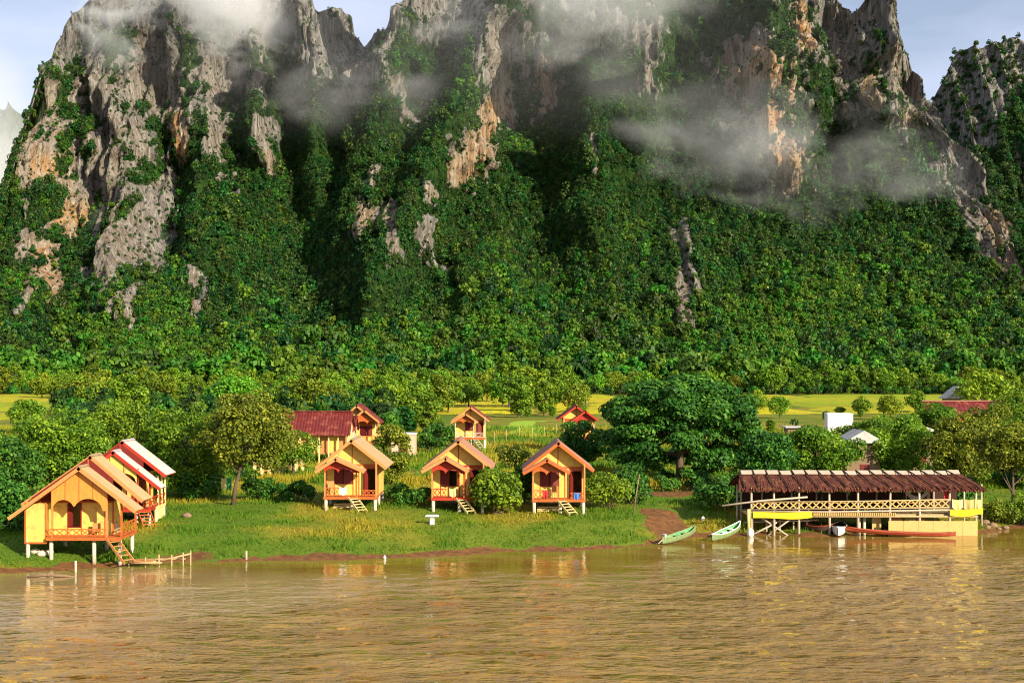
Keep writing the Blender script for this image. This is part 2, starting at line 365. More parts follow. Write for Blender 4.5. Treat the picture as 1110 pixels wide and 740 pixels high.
# ------------------------------------------------------------------ karst mountain
def base_depth(z):
    """distance of the mountain face at height z before relief"""
    return 612 + np.interp(z, [-6, 4, 30, 75, 115, 160, 215, 300, 420], [-40, 0, 55, 122, 165, 196, 222, 256, 300])
def on_face(c, y):
    """rough X, z of a pixel on the mountain face"""
    d = 780.0
    for _ in range(12):
        z = CAMZ + (HY - y) / FPX * d; d = 0.5 * d + 0.5 * float(base_depth(z))
    return (c - CX) / FPX * d, z
SIL = [(-420, 330), (-200, 335), (-80, 345), (-30, 335), (-14, 318), (-4, 285), (2, 215), (7, 165), (19, 118), (42, 84), (70, 64), (90, 32), (108, 4), (140, -18), (190, -34), (250, -40), (300, -26), (332, -14), (345, 2), (352, 22), (372, 14), (386, 38), (396, 47), (410, 40), (430, 26), (450, 4), (470, -16), (520, -30), (600, -50), (690, -75), (760, -80), (830, -55), (880, -20), (902, 2), (914, 12), (925, 0), (940, -2), (955, 14), (972, 44), (985, 80), (997, 108), (1018, 142), (1038, 172), (1060, 204), (1080, 242), (1100, 276), (1140, 318), (1230, 350), (1330, 372), (1600, 380)]
CREST_D = 858.0
_sil = [on_face(c, y) for c, y in SIL]; sx = np.array([q[0] for q in _sil]); sz = np.array([q[1] for q in _sil])
mx_ = np.arange(-560, 640, 1.25)
H = np.interp(mx_, sx, sz)
H = H + (ridged(mx_ * 0.045, mx_ * 0, 3, 3) - 0.5) * 12 * sstep(40, 120, H) + (vnoise(mx_ * 0.22, mx_ * 0, 9) - 0.5) * 7 * sstep(40, 120, H) - 3
NT, NB = 330, 14
tt = np.concatenate([np.linspace(0, 1, NT), np.full(NB, 1.0)])
T, MX = np.meshgrid(tt, mx_, indexing='ij')
HH = np.broadcast_to(H, MX.shape)
Z = -6 + T * (HH + 6)
warp = (fbm(MX * 0.012, Z * 0.02, 2, 15) - 0.5) * 40
Y = base_depth(Z)
hi = sstep(30, 130, Z)
# broad buttresses and gullies
big = ridged((MX + warp) * 0.0085, Z * 0.0022, 2, 81) - 0.5
Y -= big * (16 + 15 * hi)
med = ridged((MX + warp * 0.6) * 0.028, Z * 0.009, 3, 91) - 0.5
Y -= med * (9 + 17 * hi)
Y -= (fbm(MX * 0.05, Z * 0.045, 3, 97) - .5) * (14 - 4 * hi)
# ledges: cliff bands with terraces
q = (Z + (fbm(MX * 0.02, Z * 0.01, 3, 95) - 0.5) * 60) / 34.0
Y += (sstep(0.55, 1.0, q - np.floor(q)) - (q - np.floor(q))) * 13 * hi
# named spurs (negative: gully): top pixel, foot pixel, reach towards the viewer, half width
for (c0, y0, c1, y1, amp_, wd) in [(52, 100, 34, 310, 26, 34), (140, 100, 135, 310, 26, 22), (215, 70, 230, 250, 18, 20), (282, 70, 285, 170, 22, 10), (340, 30, 350, 200, 20, 16),
                                   (98, 80, 85, 250, -18, 12), (178, 80, 185, 260, -20, 14), (318, 90, 322, 260, -30, 16), (385, 60, 372, 230, -34, 18),
                                   (538, 40, 430, 285, 52, 26), (440, 40, 395, 250, 34, 26), (585, 60, 600, 320, -42, 26), (668, 30, 640, 260, 22, 30), (730, 20, 720, 220, -30, 24),
                                   (825, 40, 835, 175, 44, 34), (868, 10, 880, 120, 20, 14), (895, 40, 905, 190, -30, 14), (945, 20, 950, 130, 24, 18), (975, 70, 1000, 190, -16, 12), (1060, 180, 1090, 290, 16, 22),
                                   (745, 268, 745, 345, 13, 20), (330, 300, 332, 370, -20, 20), (520, 300, 560, 380, 16, 30)]:
    ax, az = on_face(c0, y0); bx, bz = on_face(c1, y1)
    k = np.clip((az - Z) / (az - bz + 1e-6), -0.6, 1.35); cx_ = ax + (bx - ax) * np.clip(k, -0.2, 1.2)
    g = np.exp(-((MX - cx_) / (wd * 0.58)) ** 2) * sstep(1.35, 1.0, k) * sstep(-0.6, -0.1, k)
    Y -= (amp_ if amp_ > 0 else amp_ * .38) * g
PXm = CX + FPX * MX / Y; PYm = HY - FPX * (Z - CAMZ) / Y
# where bare rock shows: strokes (from, to, half width, strength, ochre) on the face
STROKES = [(30, 130, 24, 310, 18, 1.1, .25), (48, 105, 40, 300, 24, 1.1, .3), (58, 185, 70, 235, 26, 1.3, 1.0), (85, 100, 92, 230, 18, .9, .2), (150, 60, 260, 75, 22, .8, .05), (232, 100, 240, 190, 12, .9, .15), (165, 200, 172, 290, 12, .8, .1), (640, 20, 690, 40, 16, .8, .05), (900, 20, 930, 110, 16, .95, .1), (960, 60, 985, 130, 14, .95, .15), (50, 270, 55, 320, 16, 1.3, .8), (105, 110, 125, 310, 34, 1.2, .15), (140, 100, 150, 270, 22, 1.3, .1), (125, 310, 150, 350, 14, .7, .2),
           (165, 60, 205, 165, 22, .9, .2), (195, 130, 200, 165, 12, 1.1, .8), (185, 170, 180, 250, 8, 1, .1), (225, 60, 245, 150, 16, .85, .1), (280, 70, 283, 160, 12, 1.2, .1), (292, 165, 293, 185, 6, 1, .3), (300, 10, 340, 60, 22, .9, 0), (120, 10, 300, 40, 26, .9, 0),
           (350, 25, 392, 90, 14, .9, 0), (385, 70, 388, 110, 8, .9, .1), (535, 40, 540, 120, 13, 1.1, .15), (535, 120, 500, 190, 16, 1.25, .8), (500, 190, 490, 200, 8, 1.1, .6), (400, 190, 395, 245, 13, 1.0, .4), (425, 225, 428, 270, 13, 1.0, .2), (450, 200, 470, 215, 9, .9, .3), (455, 250, 470, 285, 12, .85, .1),
           (590, 75, 596, 118, 12, 1.2, .6), (640, 140, 640, 185, 4, 1, .2), (470, 0, 560, 45, 22, .75, 0),
           (800, 60, 812, 120, 18, 1.2, .6), (830, 75, 850, 175, 22, 1.3, 1.0), (866, 8, 870, 50, 8, 1.2, 1.0), (945, 85, 948, 118, 8, 1.15, .7), (985, 120, 995, 138, 8, 1.1, .4), (920, 5, 940, 60, 16, .9, .05), (945, 0, 990, 80, 18, .9, .05), (905, 60, 915, 130, 9, .8, .2),
           (1005, 110, 1055, 200, 16, 1.0, .05), (1045, 180, 1095, 290, 24, 1.1, .1), (1080, 240, 1102, 300, 14, 1.2, .5), (738, 262, 746, 300, 13, 1.4, .15), (742, 300, 740, 350, 18, 1.6, .2), (760, 300, 758, 320, 7, 1, 0),
           (212, 300, 216, 360, 8, 1.15, .3), (140, 330, 145, 352, 9, 1.0, .2), (700, 45, 700, 90, 10, .7, .1), (430, 90, 440, 130, 8, .6, .1)]
rock = np.zeros_like(Z); och = np.zeros_like(Z)
nz = fbm(MX * 0.06, Z * 0.028, 4, 101) - 0.5; nz2 = fbm(MX * 0.16, Z * 0.07, 3, 105) - 0.5; nz3 = fbm(MX * 0.45, Z * 0.22, 2, 107) - 0.5
for (c0, y0, c1, y1, r_, st, oc) in STROKES:
    d = seg_d(PXm, PYm, (c0, y0), (c1, y1))
    k = sstep(1.4, 0.5, d / (r_ * 1.12) + nz * 2.0 + nz2 * 3.2 + nz3 * 2.6) * st
    rock = np.maximum(rock, k); och = np.maximum(och, oc * sstep(1.7, 0.3, d / r_ + nz * 1.5 + nz2 * 0.8))
near_top = sstep(70, 4, HH - Z) * sstep(70, 130, Z) * (0.62 + nz * 2.2 + nz2 * 1.6)
near_top = np.maximum(near_top, sstep(110, 190, Z) * sstep(.08, .26, nz + nz2 * .6) * .8)
rock = np.clip(np.maximum(rock, near_top), 0, 1)
front = (np.arange(NT + NB) < NT)[:, None]
# rock stands proud and fluted
flute = ridged(MX * 0.14, Z * 0.012, 3, 111) - 0.5
fl2 = ridged(MX * 0.32 + nz * 3, Z * 0.035, 3, 115) - 0.5
fade = sstep(0, 10, HH - Z)
Y -= (rock * (3 + flute * 15 + fl2 * 9.0 + nz3 * 5) + (1 - rock) * (fl2 * 3)) 
# crest leans back, then the back side falls away
for j in range(NB):
    k = (j + 1) / NB
    Z[NT + j] = H * (1 - k ** 1.3) - 6 * k; Y[NT + j] = Y[NT - 1] + 8 * k + 170 * k ** 1.2 
XX = MX + (vnoise(Z * 0.06, MX * 0.03, 121) - 0.5) * 6 * rock
nr, ncol = Z.shape
idx = np.arange(nr * ncol).reshape(nr, ncol)
F = np.stack([idx[:-1, :-1], idx[:-1, 1:], idx[1:, 1:], idx[1:, :-1]], -1).reshape(-1, 4)
MV = np.stack([XX, Y, Z], -1)
me = mesh_np('mountain', MV.reshape(-1, 3), F, False, {'rock': ('POINT', rock), 'ochre': ('POINT', och)})

def rock_material():
    m, t, out = new_mat('limestone_and_scrub')
    p = pos(t)
    def rid(scale, mapping, detail=5):
        n = N(t, 'ShaderNodeTexNoise', Scale=scale, Detail=detail, Roughness=.55); n.noise_type = 'RIDGED_MULTIFRACTAL'; n.normalize = True
        mp = N(t, 'ShaderNodeMapping'); mp.inputs['Scale'].default_value = mapping; t.links.new(p, mp.inputs['Vector']); t.links.new(mp.outputs[0], n.inputs['Vector']); return n.outputs['Fac']
    st = noise(t, p, 0.09, 6, 0.68, (3.2, 3.2, 0.26)); sp = noise(t, p, 0.35, 5, 0.7, (1.3, 1.3, 0.3)); big_ = noise(t, p, 0.035, 4, 0.6)
    crk = rid(0.16, (1.8, 1.8, 0.24)); fine = noise(t, p, 1.1, 5, 0.7, (1.4, 1.4, 0.22))
    c = mixc(t, mrange(t, st, 0.36, 0.58), (0.095, 0.088, 0.082), (0.36, 0.33, 0.285))
    c = mixc(t, mrange(t, sp, 0.50, 0.62, 0, 0.75), c, (0.075, 0.07, 0.068))
    c = mixc(t, mrange(t, fine, 0.42, 0.62, 0, 0.6), c, (0.13, 0.12, 0.11))
    oc = math_n(t, 'MULTIPLY', attr(t, 'ochre'), mrange(t, big_, 0.3, 0.6, 0.35, 1.0))
    c2 = mixc(t, mrange(t, sp, 0.35, 0.65), (0.66, 0.36, 0.11), (0.44, 0.19, 0.045))
    c2 = mixc(t, mrange(t, st, 0.48, 0.60, 0, 0.85), c2, (0.60, 0.50, 0.36))
    c2 = mixc(t, mrange(t, fine, 0.45, 0.62, 0, 0.5), c2, (0.20, 0.13, 0.08))
    c = mixc(t, math_n(t, 'MULTIPLY', oc, 0.9), c, c2)
    gr = mixc(t, mrange(t, noise(t, p, 0.22, 5, 0.7), 0.35, 0.68), (0.008, 0.028, 0.006), (0.040, 0.085, 0.012))
    rk = math_n(t, 'ADD', attr(t, 'rock'), math_n(t, 'MULTIPLY', math_n(t, 'SUBTRACT', noise(t, p, 0.25, 5, 0.75, (1, 1, .6)), 0.5), 1.7))
    c = mixc(t, mrange(t, rk, 0.38, 0.52), gr, c)
    b = N(t, 'ShaderNodeBsdfPrincipled', Roughness=0.92); b.inputs['Specular IOR Level'].default_value = 0.15
    t.links.new(c, b.inputs['Base Color'])
    hh = math_n(t, 'ADD', math_n(t, 'ADD', math_n(t, 'MULTIPLY', crk, .9), math_n(t, 'MULTIPLY', st, 0.8)), math_n(t, 'MULTIPLY', fine, 0.25))
    bn = N(t, 'ShaderNodeBump', Strength=1.0, Distance=6.0); t.links.new(hh, bn.inputs['Height']); t.links.new(bn.outputs[0], b.inputs['Normal'])
    t.links.new(b.outputs[0], out.inputs['Surface']); return m
M['rock'] = rock_material()
tag(link('mountain', me, M['rock']), 'steep forested limestone mountain with bare ochre and grey cliffs', 'mountain', kind='structure')

def far_mountain(name, label, sil, crest, foot, rough, seed, step, bare_=.8):
    sx = np.array([(c - CX) / FPX * crest for c, y in sil]); sz = np.array([CAMZ + (HY - y) / FPX * crest for c, y in sil])
    xs = np.arange(sx[0], sx[-1], step); Hh = np.interp(xs, sx, sz) + (ridged(xs * 0.02, xs * 0, 4, seed) - 0.5) * rough
    n = 150; T, X = np.meshgrid(np.concatenate([np.linspace(0, 1, n), np.full(8, 1.0)]), xs, indexing='ij')
    Zf = -8 + T * (Hh + 8); Yf = foot + (crest - foot) * np.interp(T, [0, .45, .8, 1], [0, .62, .86, 1.0])
    Yf -= (ridged(X * 0.010, Zf * 0.003, 3, seed + 5) - 0.5) * rough * 3 + (ridged(X * 0.05, Zf * 0.012, 3, seed + 8) - 0.5) * rough * 1.2
    rk = np.clip(sstep(.45, .9, T + (fbm(X * .03, Zf * .012, 3, seed + 2) - .5) * 1.0) * bare_, 0, 1)
    for j in range(8):
        k = (j + 1) / 8; Zf[n + j] = Hh * (1 - k ** 1.3) - 8 * k; Yf[n + j] = Yf[n - 1] + 300 * k
    i = np.arange(Zf.size).reshape(Zf.shape); Ff = np.stack([i[:-1, :-1], i[:-1, 1:], i[1:, 1:], i[1:, :-1]], -1).reshape(-1, 4)
    Vf = np.stack([X, Yf, Zf], -1)
    tag(link(name, mesh_np(name, Vf.reshape(-1, 3), Ff, True, {'rock': ('POINT', rk), 'ochre': ('POINT', rk * 0.05)}), M['rock']), label, 'mountain', kind='structure')
    return Vf[:n], rk[:n]
FV, FR = far_mountain('far_mountain', 'rounded far peak rising behind the slope on the right side', [(880, 260), (980, 150), (1012, 104), (1022, 84), (1034, 68), (1052, 57), (1076, 50), (1096, 55), (1112, 72), (1150, 95), (1230, 130), (1400, 190), (1700, 270)], 1500, 1120, 26, 201, 2.2, .56)
far_mountain('far_mountain', 'pale hazy peak far behind the cliff at the left edge', [(-700, 200), (-400, 150), (-150, 125), (-40, 112), (4, 116), (22, 122), (60, 150), (140, 220), (260, 300)], 3600, 2900, 50, 221, 9, .3)

# ------------------------------------------------------------------ foliage builders
def leaves(rng, cen, rad, n, leaf, up=0.35, squash=0.8, rnd=0.75, wid=0.55, shell=(0.55, 1.06), tint_up=0.35):
    """n leaf quads spread through lobes (centres, radii)"""
    cen = np.asarray(cen, float); rad = np.asarray(rad, float)
    pr = rad ** 2 / np.sum(rad ** 2); k = rng.choice(len(cen), n, p=pr)
    d = rng.normal(size=(n, 3)); d /= np.linalg.norm(d, axis=1)[:, None]
    d[:, 2] = np.where((d[:, 2] < -0.3) & (rng.random(n) < 0.6), -d[:, 2], d[:, 2])
    r = shell[0] + (shell[1] - shell[0]) * np.sqrt(rng.random(n))
    pp = cen[k] + d * (rad[k] * r)[:, None] * np.array([1, 1, squash])
    nn = d + np.array([0, 0, up]) + rng.normal(size=(n, 3)) * rnd; nn /= np.linalg.norm(nn, axis=1)[:, None]
    a = np.cross(nn, rng.normal(size=(n, 3))); a /= np.linalg.norm(a, axis=1)[:, None] + 1e-9; b = np.cross(nn, a)
    L = leaf * (0.65 + 0.7 * rng.random(n)); Wd = L * wid
    V = np.stack([pp - a * (L / 2)[:, None], pp + b * (Wd / 2)[:, None] + nn * (L * .10)[:, None], pp + a * (L / 2)[:, None], pp - b * (Wd / 2)[:, None] + nn * (L * .10)[:, None]], 1)
    tint = np.clip(rng.normal(0.45, 0.22, n) + (rng.random(len(cen)) - .5)[k] * 0.45, 0, 1)
    return V.reshape(-1, 3), np.arange(4 * n).reshape(n, 4), tint
def lobes(rng, rx, ry, rz, n, lr, zc, low=-0.35):
    cs = []; rs = []
    while len(cs) < n:
        d = rng.normal(size=3); d /= np.linalg.norm(d)
        if d[2] < low: continue
        q = (0.45 + 0.55 * rng.random()) ** 0.6
        cs.append((d[0] * rx * q, d[1] * ry * q, zc + d[2] * rz * q)); rs.append(lr * (0.7 + 0.6 * rng.random()))
    return cs, rs
def crown_mesh(name, rng, rx, ry, rz, n, lr, zc, nleaf, leaf, mat, low=-0.35, **kw):
    cs, rs = lobes(rng, rx - lr * 0.7, ry - lr * 0.7, rz - lr * 0.6, n, lr, zc, low)
    V, F, ti = leaves(rng, cs, rs, nleaf, leaf, **kw)
    me = mesh_np(name, V, F, False, {'tint': ('FACE', ti)}); me.materials.append(mat); return me, cs
def trunk_mb(rng, h, r, cs, nb, lean=(0, 0)):
    mb = MB(); fork = h * 0.45
    pts = [(0, 0, -0.3), (lean[0] * .2, lean[1] * .2, fork * .5), (lean[0] * .6, lean[1] * .6, fork), (lean[0], lean[1], h * 0.8)]
    mb.tube(pts, [r * 1.25, r, r * .8, r * .35], 8)
    sel = [cs[i] for i in rng.permutation(len(cs))[:nb]]
    for c in sel:
        s = 0.45 + 0.5 * rng.random(); a = Vector(pts[1]).lerp(Vector(pts[2]), s) if rng.random() < .5 else Vector(pts[2]).lerp(Vector(pts[3]), s * .7)
        c = Vector(c); mid = a.lerp(c, .5) + Vector((0, 0, -0.08 * (c - a).length))
        mb.tube([a, mid, c], [r * .42, r * .28, r * .1], 5, False)
    return mb
def tree(name, label, loc, h, rx, ry, rz, zc, mat, nleaf, leaf, n=26, lr=None, r=0.18, seed=1, group=None, lean=(0, 0), bark='bark', low=-0.35, cat='tree', nb=9, off=(0, 0), **kw):
    rng = np.random.default_rng(seed); t_ = thing(name, label, cat, loc, 0, group)
    me, cs = crown_mesh('crown', rng, rx, ry, rz, n, lr or rx * 0.36, zc, nleaf, leaf, M[mat], low, **kw)
    link('crown', me, None, t_, (off[0], off[1], 0)); cs = [(q[0] + off[0], q[1] + off[1], q[2]) for q in cs]
    trunk_mb(rng, zc + rz * .5, r, cs, nb, lean).build('trunk', M[bark], t_, True)
    return t_
def bush(name, label, loc, rx, ry, rz, mat, nleaf, leaf, n=12, seed=1, group=None, cat='bush', **kw):
    rng = np.random.default_rng(seed); t_ = thing(name, label, cat, loc, 0, group)
    me, cs = crown_mesh('foliage', rng, rx, ry, rz, n, min(rx, rz) * 0.45, rz * 0.75, nleaf, leaf, M[mat], -0.6, **kw)
    link('foliage', me, None, t_)
    mb = MB()
    for c in cs[:5]: mb.tube([(c[0] * .2, c[1] * .2, -0.1), tuple(c)], [0.05, 0.015], 5, False)
    mb.build('stem', M['bark'], t_, True)
    return t_

# ------------------------------------------------------------------ forest on the mountain (one mass)
PROTO = bpy.data.collections.new('forest_kinds')
def proto(name, rng, rx, rz, n, lr, nleaf, leaf, mat, spike=False):
    cs, rs = lobes(rng, rx - lr * .6, rx - lr * .6, rz - lr * .5, n, lr, rz * 0.9, -0.5)
    V, F, ti = leaves(rng, cs, rs, nleaf, leaf, squash=0.85, rnd=0.55, wid=0.8, shell=(0.7, 1.05))
    me = mesh_np(name, V, F, False, {'tint': ('FACE', ti)}); me.materials.append(mat)
    o = bpy.data.objects.new(name, me); PROTO.objects.link(o)
prg = np.random.default_rng(5)
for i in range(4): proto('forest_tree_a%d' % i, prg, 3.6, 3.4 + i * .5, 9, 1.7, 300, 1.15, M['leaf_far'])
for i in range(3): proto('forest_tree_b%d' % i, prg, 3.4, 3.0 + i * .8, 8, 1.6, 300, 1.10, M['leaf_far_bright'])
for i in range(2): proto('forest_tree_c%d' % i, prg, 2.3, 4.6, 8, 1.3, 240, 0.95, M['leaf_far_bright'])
def scatter(name, label, pts, scl, idx_, rng):
    n = len(pts); me = bpy.data.meshes.new(name); me.vertices.add(n); me.vertices.foreach_set('co', np.asarray(pts, np.float32).ravel())
    a = me.attributes.new('scl', 'FLOAT_VECTOR', 'POINT'); s3 = np.stack([scl, scl, scl * (0.8 + 0.5 * rng.random(n))], 1); a.data.foreach_set('vector', s3.astype(np.float32).ravel())
    a = me.attributes.new('rot', 'FLOAT_VECTOR', 'POINT'); r3 = np.zeros((n, 3)); r3[:, 2] = rng.random(n) * 6.283; r3[:, 0] = rng.normal(0, .1, n); a.data.foreach_set('vector', r3.astype(np.float32).ravel())
    a = me.attributes.new('idx', 'INT', 'POINT'); a.data.foreach_set('value', np.asarray(idx_, np.int32))
    o = link(name, me); tag(o, label, 'forest', kind='stuff')
    g = bpy.data.node_groups.new(name, 'GeometryNodeTree')
    g.interface.new_socket('Geometry', in_out='INPUT', socket_type='NodeSocketGeometry'); g.interface.new_socket('Geometry', in_out='OUTPUT', socket_type='NodeSocketGeometry')
    gi = g.nodes.new('NodeGroupInput'); go = g.nodes.new('NodeGroupOutput'); ip = g.nodes.new('GeometryNodeInstanceOnPoints'); ci = g.nodes.new('GeometryNodeCollectionInfo')
    ci.inputs['Collection'].default_value = PROTO; ci.inputs['Separate Children'].default_value = True; ci.inputs['Reset Children'].default_value = True
    ip.inputs['Pick Instance'].default_value = True
    for nm, ty, so in (('idx', 'INT', 'Instance Index'), ('rot', 'FLOAT_VECTOR', 'Rotation'), ('scl', 'FLOAT_VECTOR', 'Scale')):
        na = g.nodes.new('GeometryNodeInputNamedAttribute'); na.data_type = ty; na.inputs['Name'].default_value = nm; g.links.new(na.outputs['Attribute'], ip.inputs[so])
    g.links.new(gi.outputs[0], ip.inputs['Points']); g.links.new(ci.outputs[0], ip.inputs['Instance']); g.links.new(ip.outputs[0], go.inputs[0])
    md = o.modifiers.new('forest', 'NODES'); md.node_group = g
    return o
def sample_surface(Vg, wt, n, rng):
    """random points on a grid surface, weight per cell"""
    a = Vg[1:, :-1] - Vg[:-1, :-1]; b = Vg[:-1, 1:] - Vg[:-1, :-1]
    ar = np.linalg.norm(np.cross(a, b), axis=-1) * wt
    k = rng.choice(ar.size, n, p=(ar / ar.sum()).ravel()); i, j = np.unravel_index(k, ar.shape)
    u = rng.random((n, 1)); v = rng.random((n, 1))
    return Vg[i, j] + a[i, j] * u + b[i, j] * v, i, j
rng = np.random.default_rng(33)
Vg = MV[:NT]
dz = (Vg[1:, :-1] - Vg[:-1, :-1]); steep = np.abs(dz[..., 2]) / (np.linalg.norm(dz, axis=-1) + 1e-6)
zc_ = Vg[:-1, :-1, 2]; rk = rock[:NT][:-1, :-1]
inview = np.abs(Vg[:-1, :-1, 0] / Vg[:-1, :-1, 1]) < 0.43
wt = ((1 - sstep(.3, .6, rk)) + 0.24) * sstep(-3, 2, zc_) * inview * (1.1 - 0.45 * sstep(.8, .98, steep))
pts, i_, j_ = sample_surface(Vg, wt, 66000, rng)
rkp = rk[i_, j_]; stp = steep[i_, j_]; zp = pts[:, 2]
sc_ = (0.32 + 0.40 * rng.random(len(pts)) ** 1.8) * (1 + .35 * sstep(70, 8, zp)) * (1 - 0.62 * sstep(.3, .55, rkp) * (0.75 + .4 * rng.random(len(pts)))) * (1 - 0.35 * sstep(.75, .97, stp)) * (1 - 0.18 * sstep(90, 220, zp))
big_t = rng.random(len(pts)) < .05; sc_ = np.where(big_t & (rkp < .3), sc_ * 1.7, sc_)
pts[:, 2] -= 0.8 * sc_
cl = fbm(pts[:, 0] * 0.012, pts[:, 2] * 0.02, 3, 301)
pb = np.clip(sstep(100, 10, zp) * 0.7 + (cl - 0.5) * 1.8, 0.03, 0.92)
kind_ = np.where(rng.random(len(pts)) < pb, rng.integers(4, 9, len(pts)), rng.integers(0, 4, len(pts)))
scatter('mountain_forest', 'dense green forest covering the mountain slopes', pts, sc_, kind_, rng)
# the wood between the fields and the mountain foot
n = 1500
fy = 560 + rng.random(n) * 75; fx = (rng.random(n) - .5) * 0.84 * fy
fz = ground_z(fx, fy) - 0.3
scatter('forest', 'light green wood along the mountain foot', np.stack([fx, fy, fz], 1), 1.1 + 0.9 * rng.random(n), np.where(rng.random(n) < .85, rng.integers(4, 9, n), rng.integers(0, 4, n)), rng)
wt = (1 - 0.85 * sstep(.35, .6, FR[:-1, :-1])) * (np.abs(FV[:-1, :-1, 0] / FV[:-1, :-1, 1]) < 0.41) * (FV[:-1, :-1, 0] > 300)
fp, i_, j_ = sample_surface(FV, wt, 7000, rng); fp[:, 2] -= 1
scatter('mountain_forest', 'dark forest on the rounded far peak', fp, (0.9 + .5 * rng.random(len(fp))) * (1 - .5 * FR[i_, j_]), rng.integers(0, 4, len(fp)), rng)

# ------------------------------------------------------------------ houses
FLIP = False
def put(mb, name, mat, parent, smooth=False):
    if FLIP:
        mb.v = [(-x, y, z) for x, y, z in mb.v]; mb.f = [tuple(reversed(f)) for f in mb.f]
    return mb.build(name, M[mat], parent, smooth)
def sheet(a, e, y0, y1, th=0.03, waves=5, amp=0.018):
    """corrugated sheet from ridge (x,z) a to eave (x,z) e between y0 and y1"""
    mb = MB(); n = waves * 2 + 1; a = Vector((a[0], 0, a[1])); e = Vector((e[0], 0, e[1])); d = (e - a).normalized()
    up = Vector((-d.z, 0, d.x)); up = up if up.z > 0 else -up
    for lay in (0.0, -th):
        for q in (a, e):
            for i in range(n):
                p = q + up * (lay + (amp if i % 2 else -amp)); mb.v.append((p.x, y0 + (y1 - y0) * i / (n - 1), p.z))
    o = 2 * n
    for i in range(n - 1):
        mb.f += [(i, i + 1, n + i + 1, n + i), (o + i, o + n + i, o + n + i + 1, o + i + 1), (i, o + i, o + i + 1, i + 1), (n + i, n + i + 1, o + n + i + 1, o + n + i)]
    mb.f += [(0, n, o + n, o), (n - 1, o + n - 1, o + 2 * n - 1, 2 * n - 1)]
    return mb
def roof(par, apex, le, re, y0, y1, tin, trim, under, nsh, cap='white', rnd=None):
    rnd = rnd or R
    mb = MB(); mb.ext([(apex[0] - .16, apex[1] - .05), (apex[0], apex[1] + .06), (apex[0] + .16, apex[1] - .05), (apex[0], apex[1] + .0)], y0 - .02, y1 + .02)
    rf = put(mb, 'roof', tin, par)
    for e in (le, re):
        for i in range(nsh):
            ya = y0 + (y1 - y0) * i / nsh; yb = y0 + (y1 - y0) * (i + 1) / nsh
            j = rnd.uniform(-.012, .012)
            put(sheet((apex[0], apex[1] + j), (e[0], e[1] + j + rnd.uniform(-.01, .01)), ya + .008, yb - .008), 'roof_sheet', tin, rf)
        d = Vector((e[0] - apex[0], 0, e[1] - apex[1])); L = d.length; d.normalize(); up = Vector((-d.z, 0, d.x)); up = up if up.z > 0 else -up
        A = Vector((apex[0], y0 - .03, apex[1])) - up * .10; B = Vector((e[0], y0 - .03, e[1])) - up * .10
        mb = MB(); mb.beam(A, B, .05, .20, up); put(mb, 'barge_board', trim, rf)
        A = Vector((apex[0], y0 + .02, apex[1])) - up * .085; B = Vector((e[0], y0 + .02, e[1])) - up * .085
        mb = MB(); k = Vector((0, y1 - y0 - .06, 0)); t2 = up * .02
        q = [A, B, B + k, A + k]; mb.add([v - t2 for v in q] + [v + t2 for v in q], [(0, 1, 2, 3), (7, 6, 5, 4), (0, 4, 5, 1), (1, 5, 6, 2), (2, 6, 7, 3), (3, 7, 4, 0)])
        put(mb, 'soffit', under, rf)
    return rf
def roofline(apex, le, re, x):
    e = le if x < apex[0] else re
    return apex[1] + (e[1] - apex[1]) * (x - apex[0]) / (e[0] - apex[0])
def rail(par, a, b, z0, z1, mat, nx):
    """post-and-cross railing from a to b (x,y)"""
    A = Vector((a[0], a[1], 0)); B = Vector((b[0], b[1], 0)); mb = MB()
    for z in (z0, z1): mb.beam(A + Vector((0, 0, z)), B + Vector((0, 0, z)), .05, .06)
    o = put(mb, 'railing', mat, par)
    for i in range(nx):
        p = A.lerp(B, i / nx); q = A.lerp(B, (i + 1) / nx)
        for s in (0, 1):
            mb = MB(); off = Vector((0, -.012 if s else .014, 0))
            mb.beam(p + off + Vector((0, 0, z1 if s else z0)), q + off + Vector((0, 0, z0 if s else z1)), .025, .045); put(mb, 'cross_brace', mat, o)
    return o
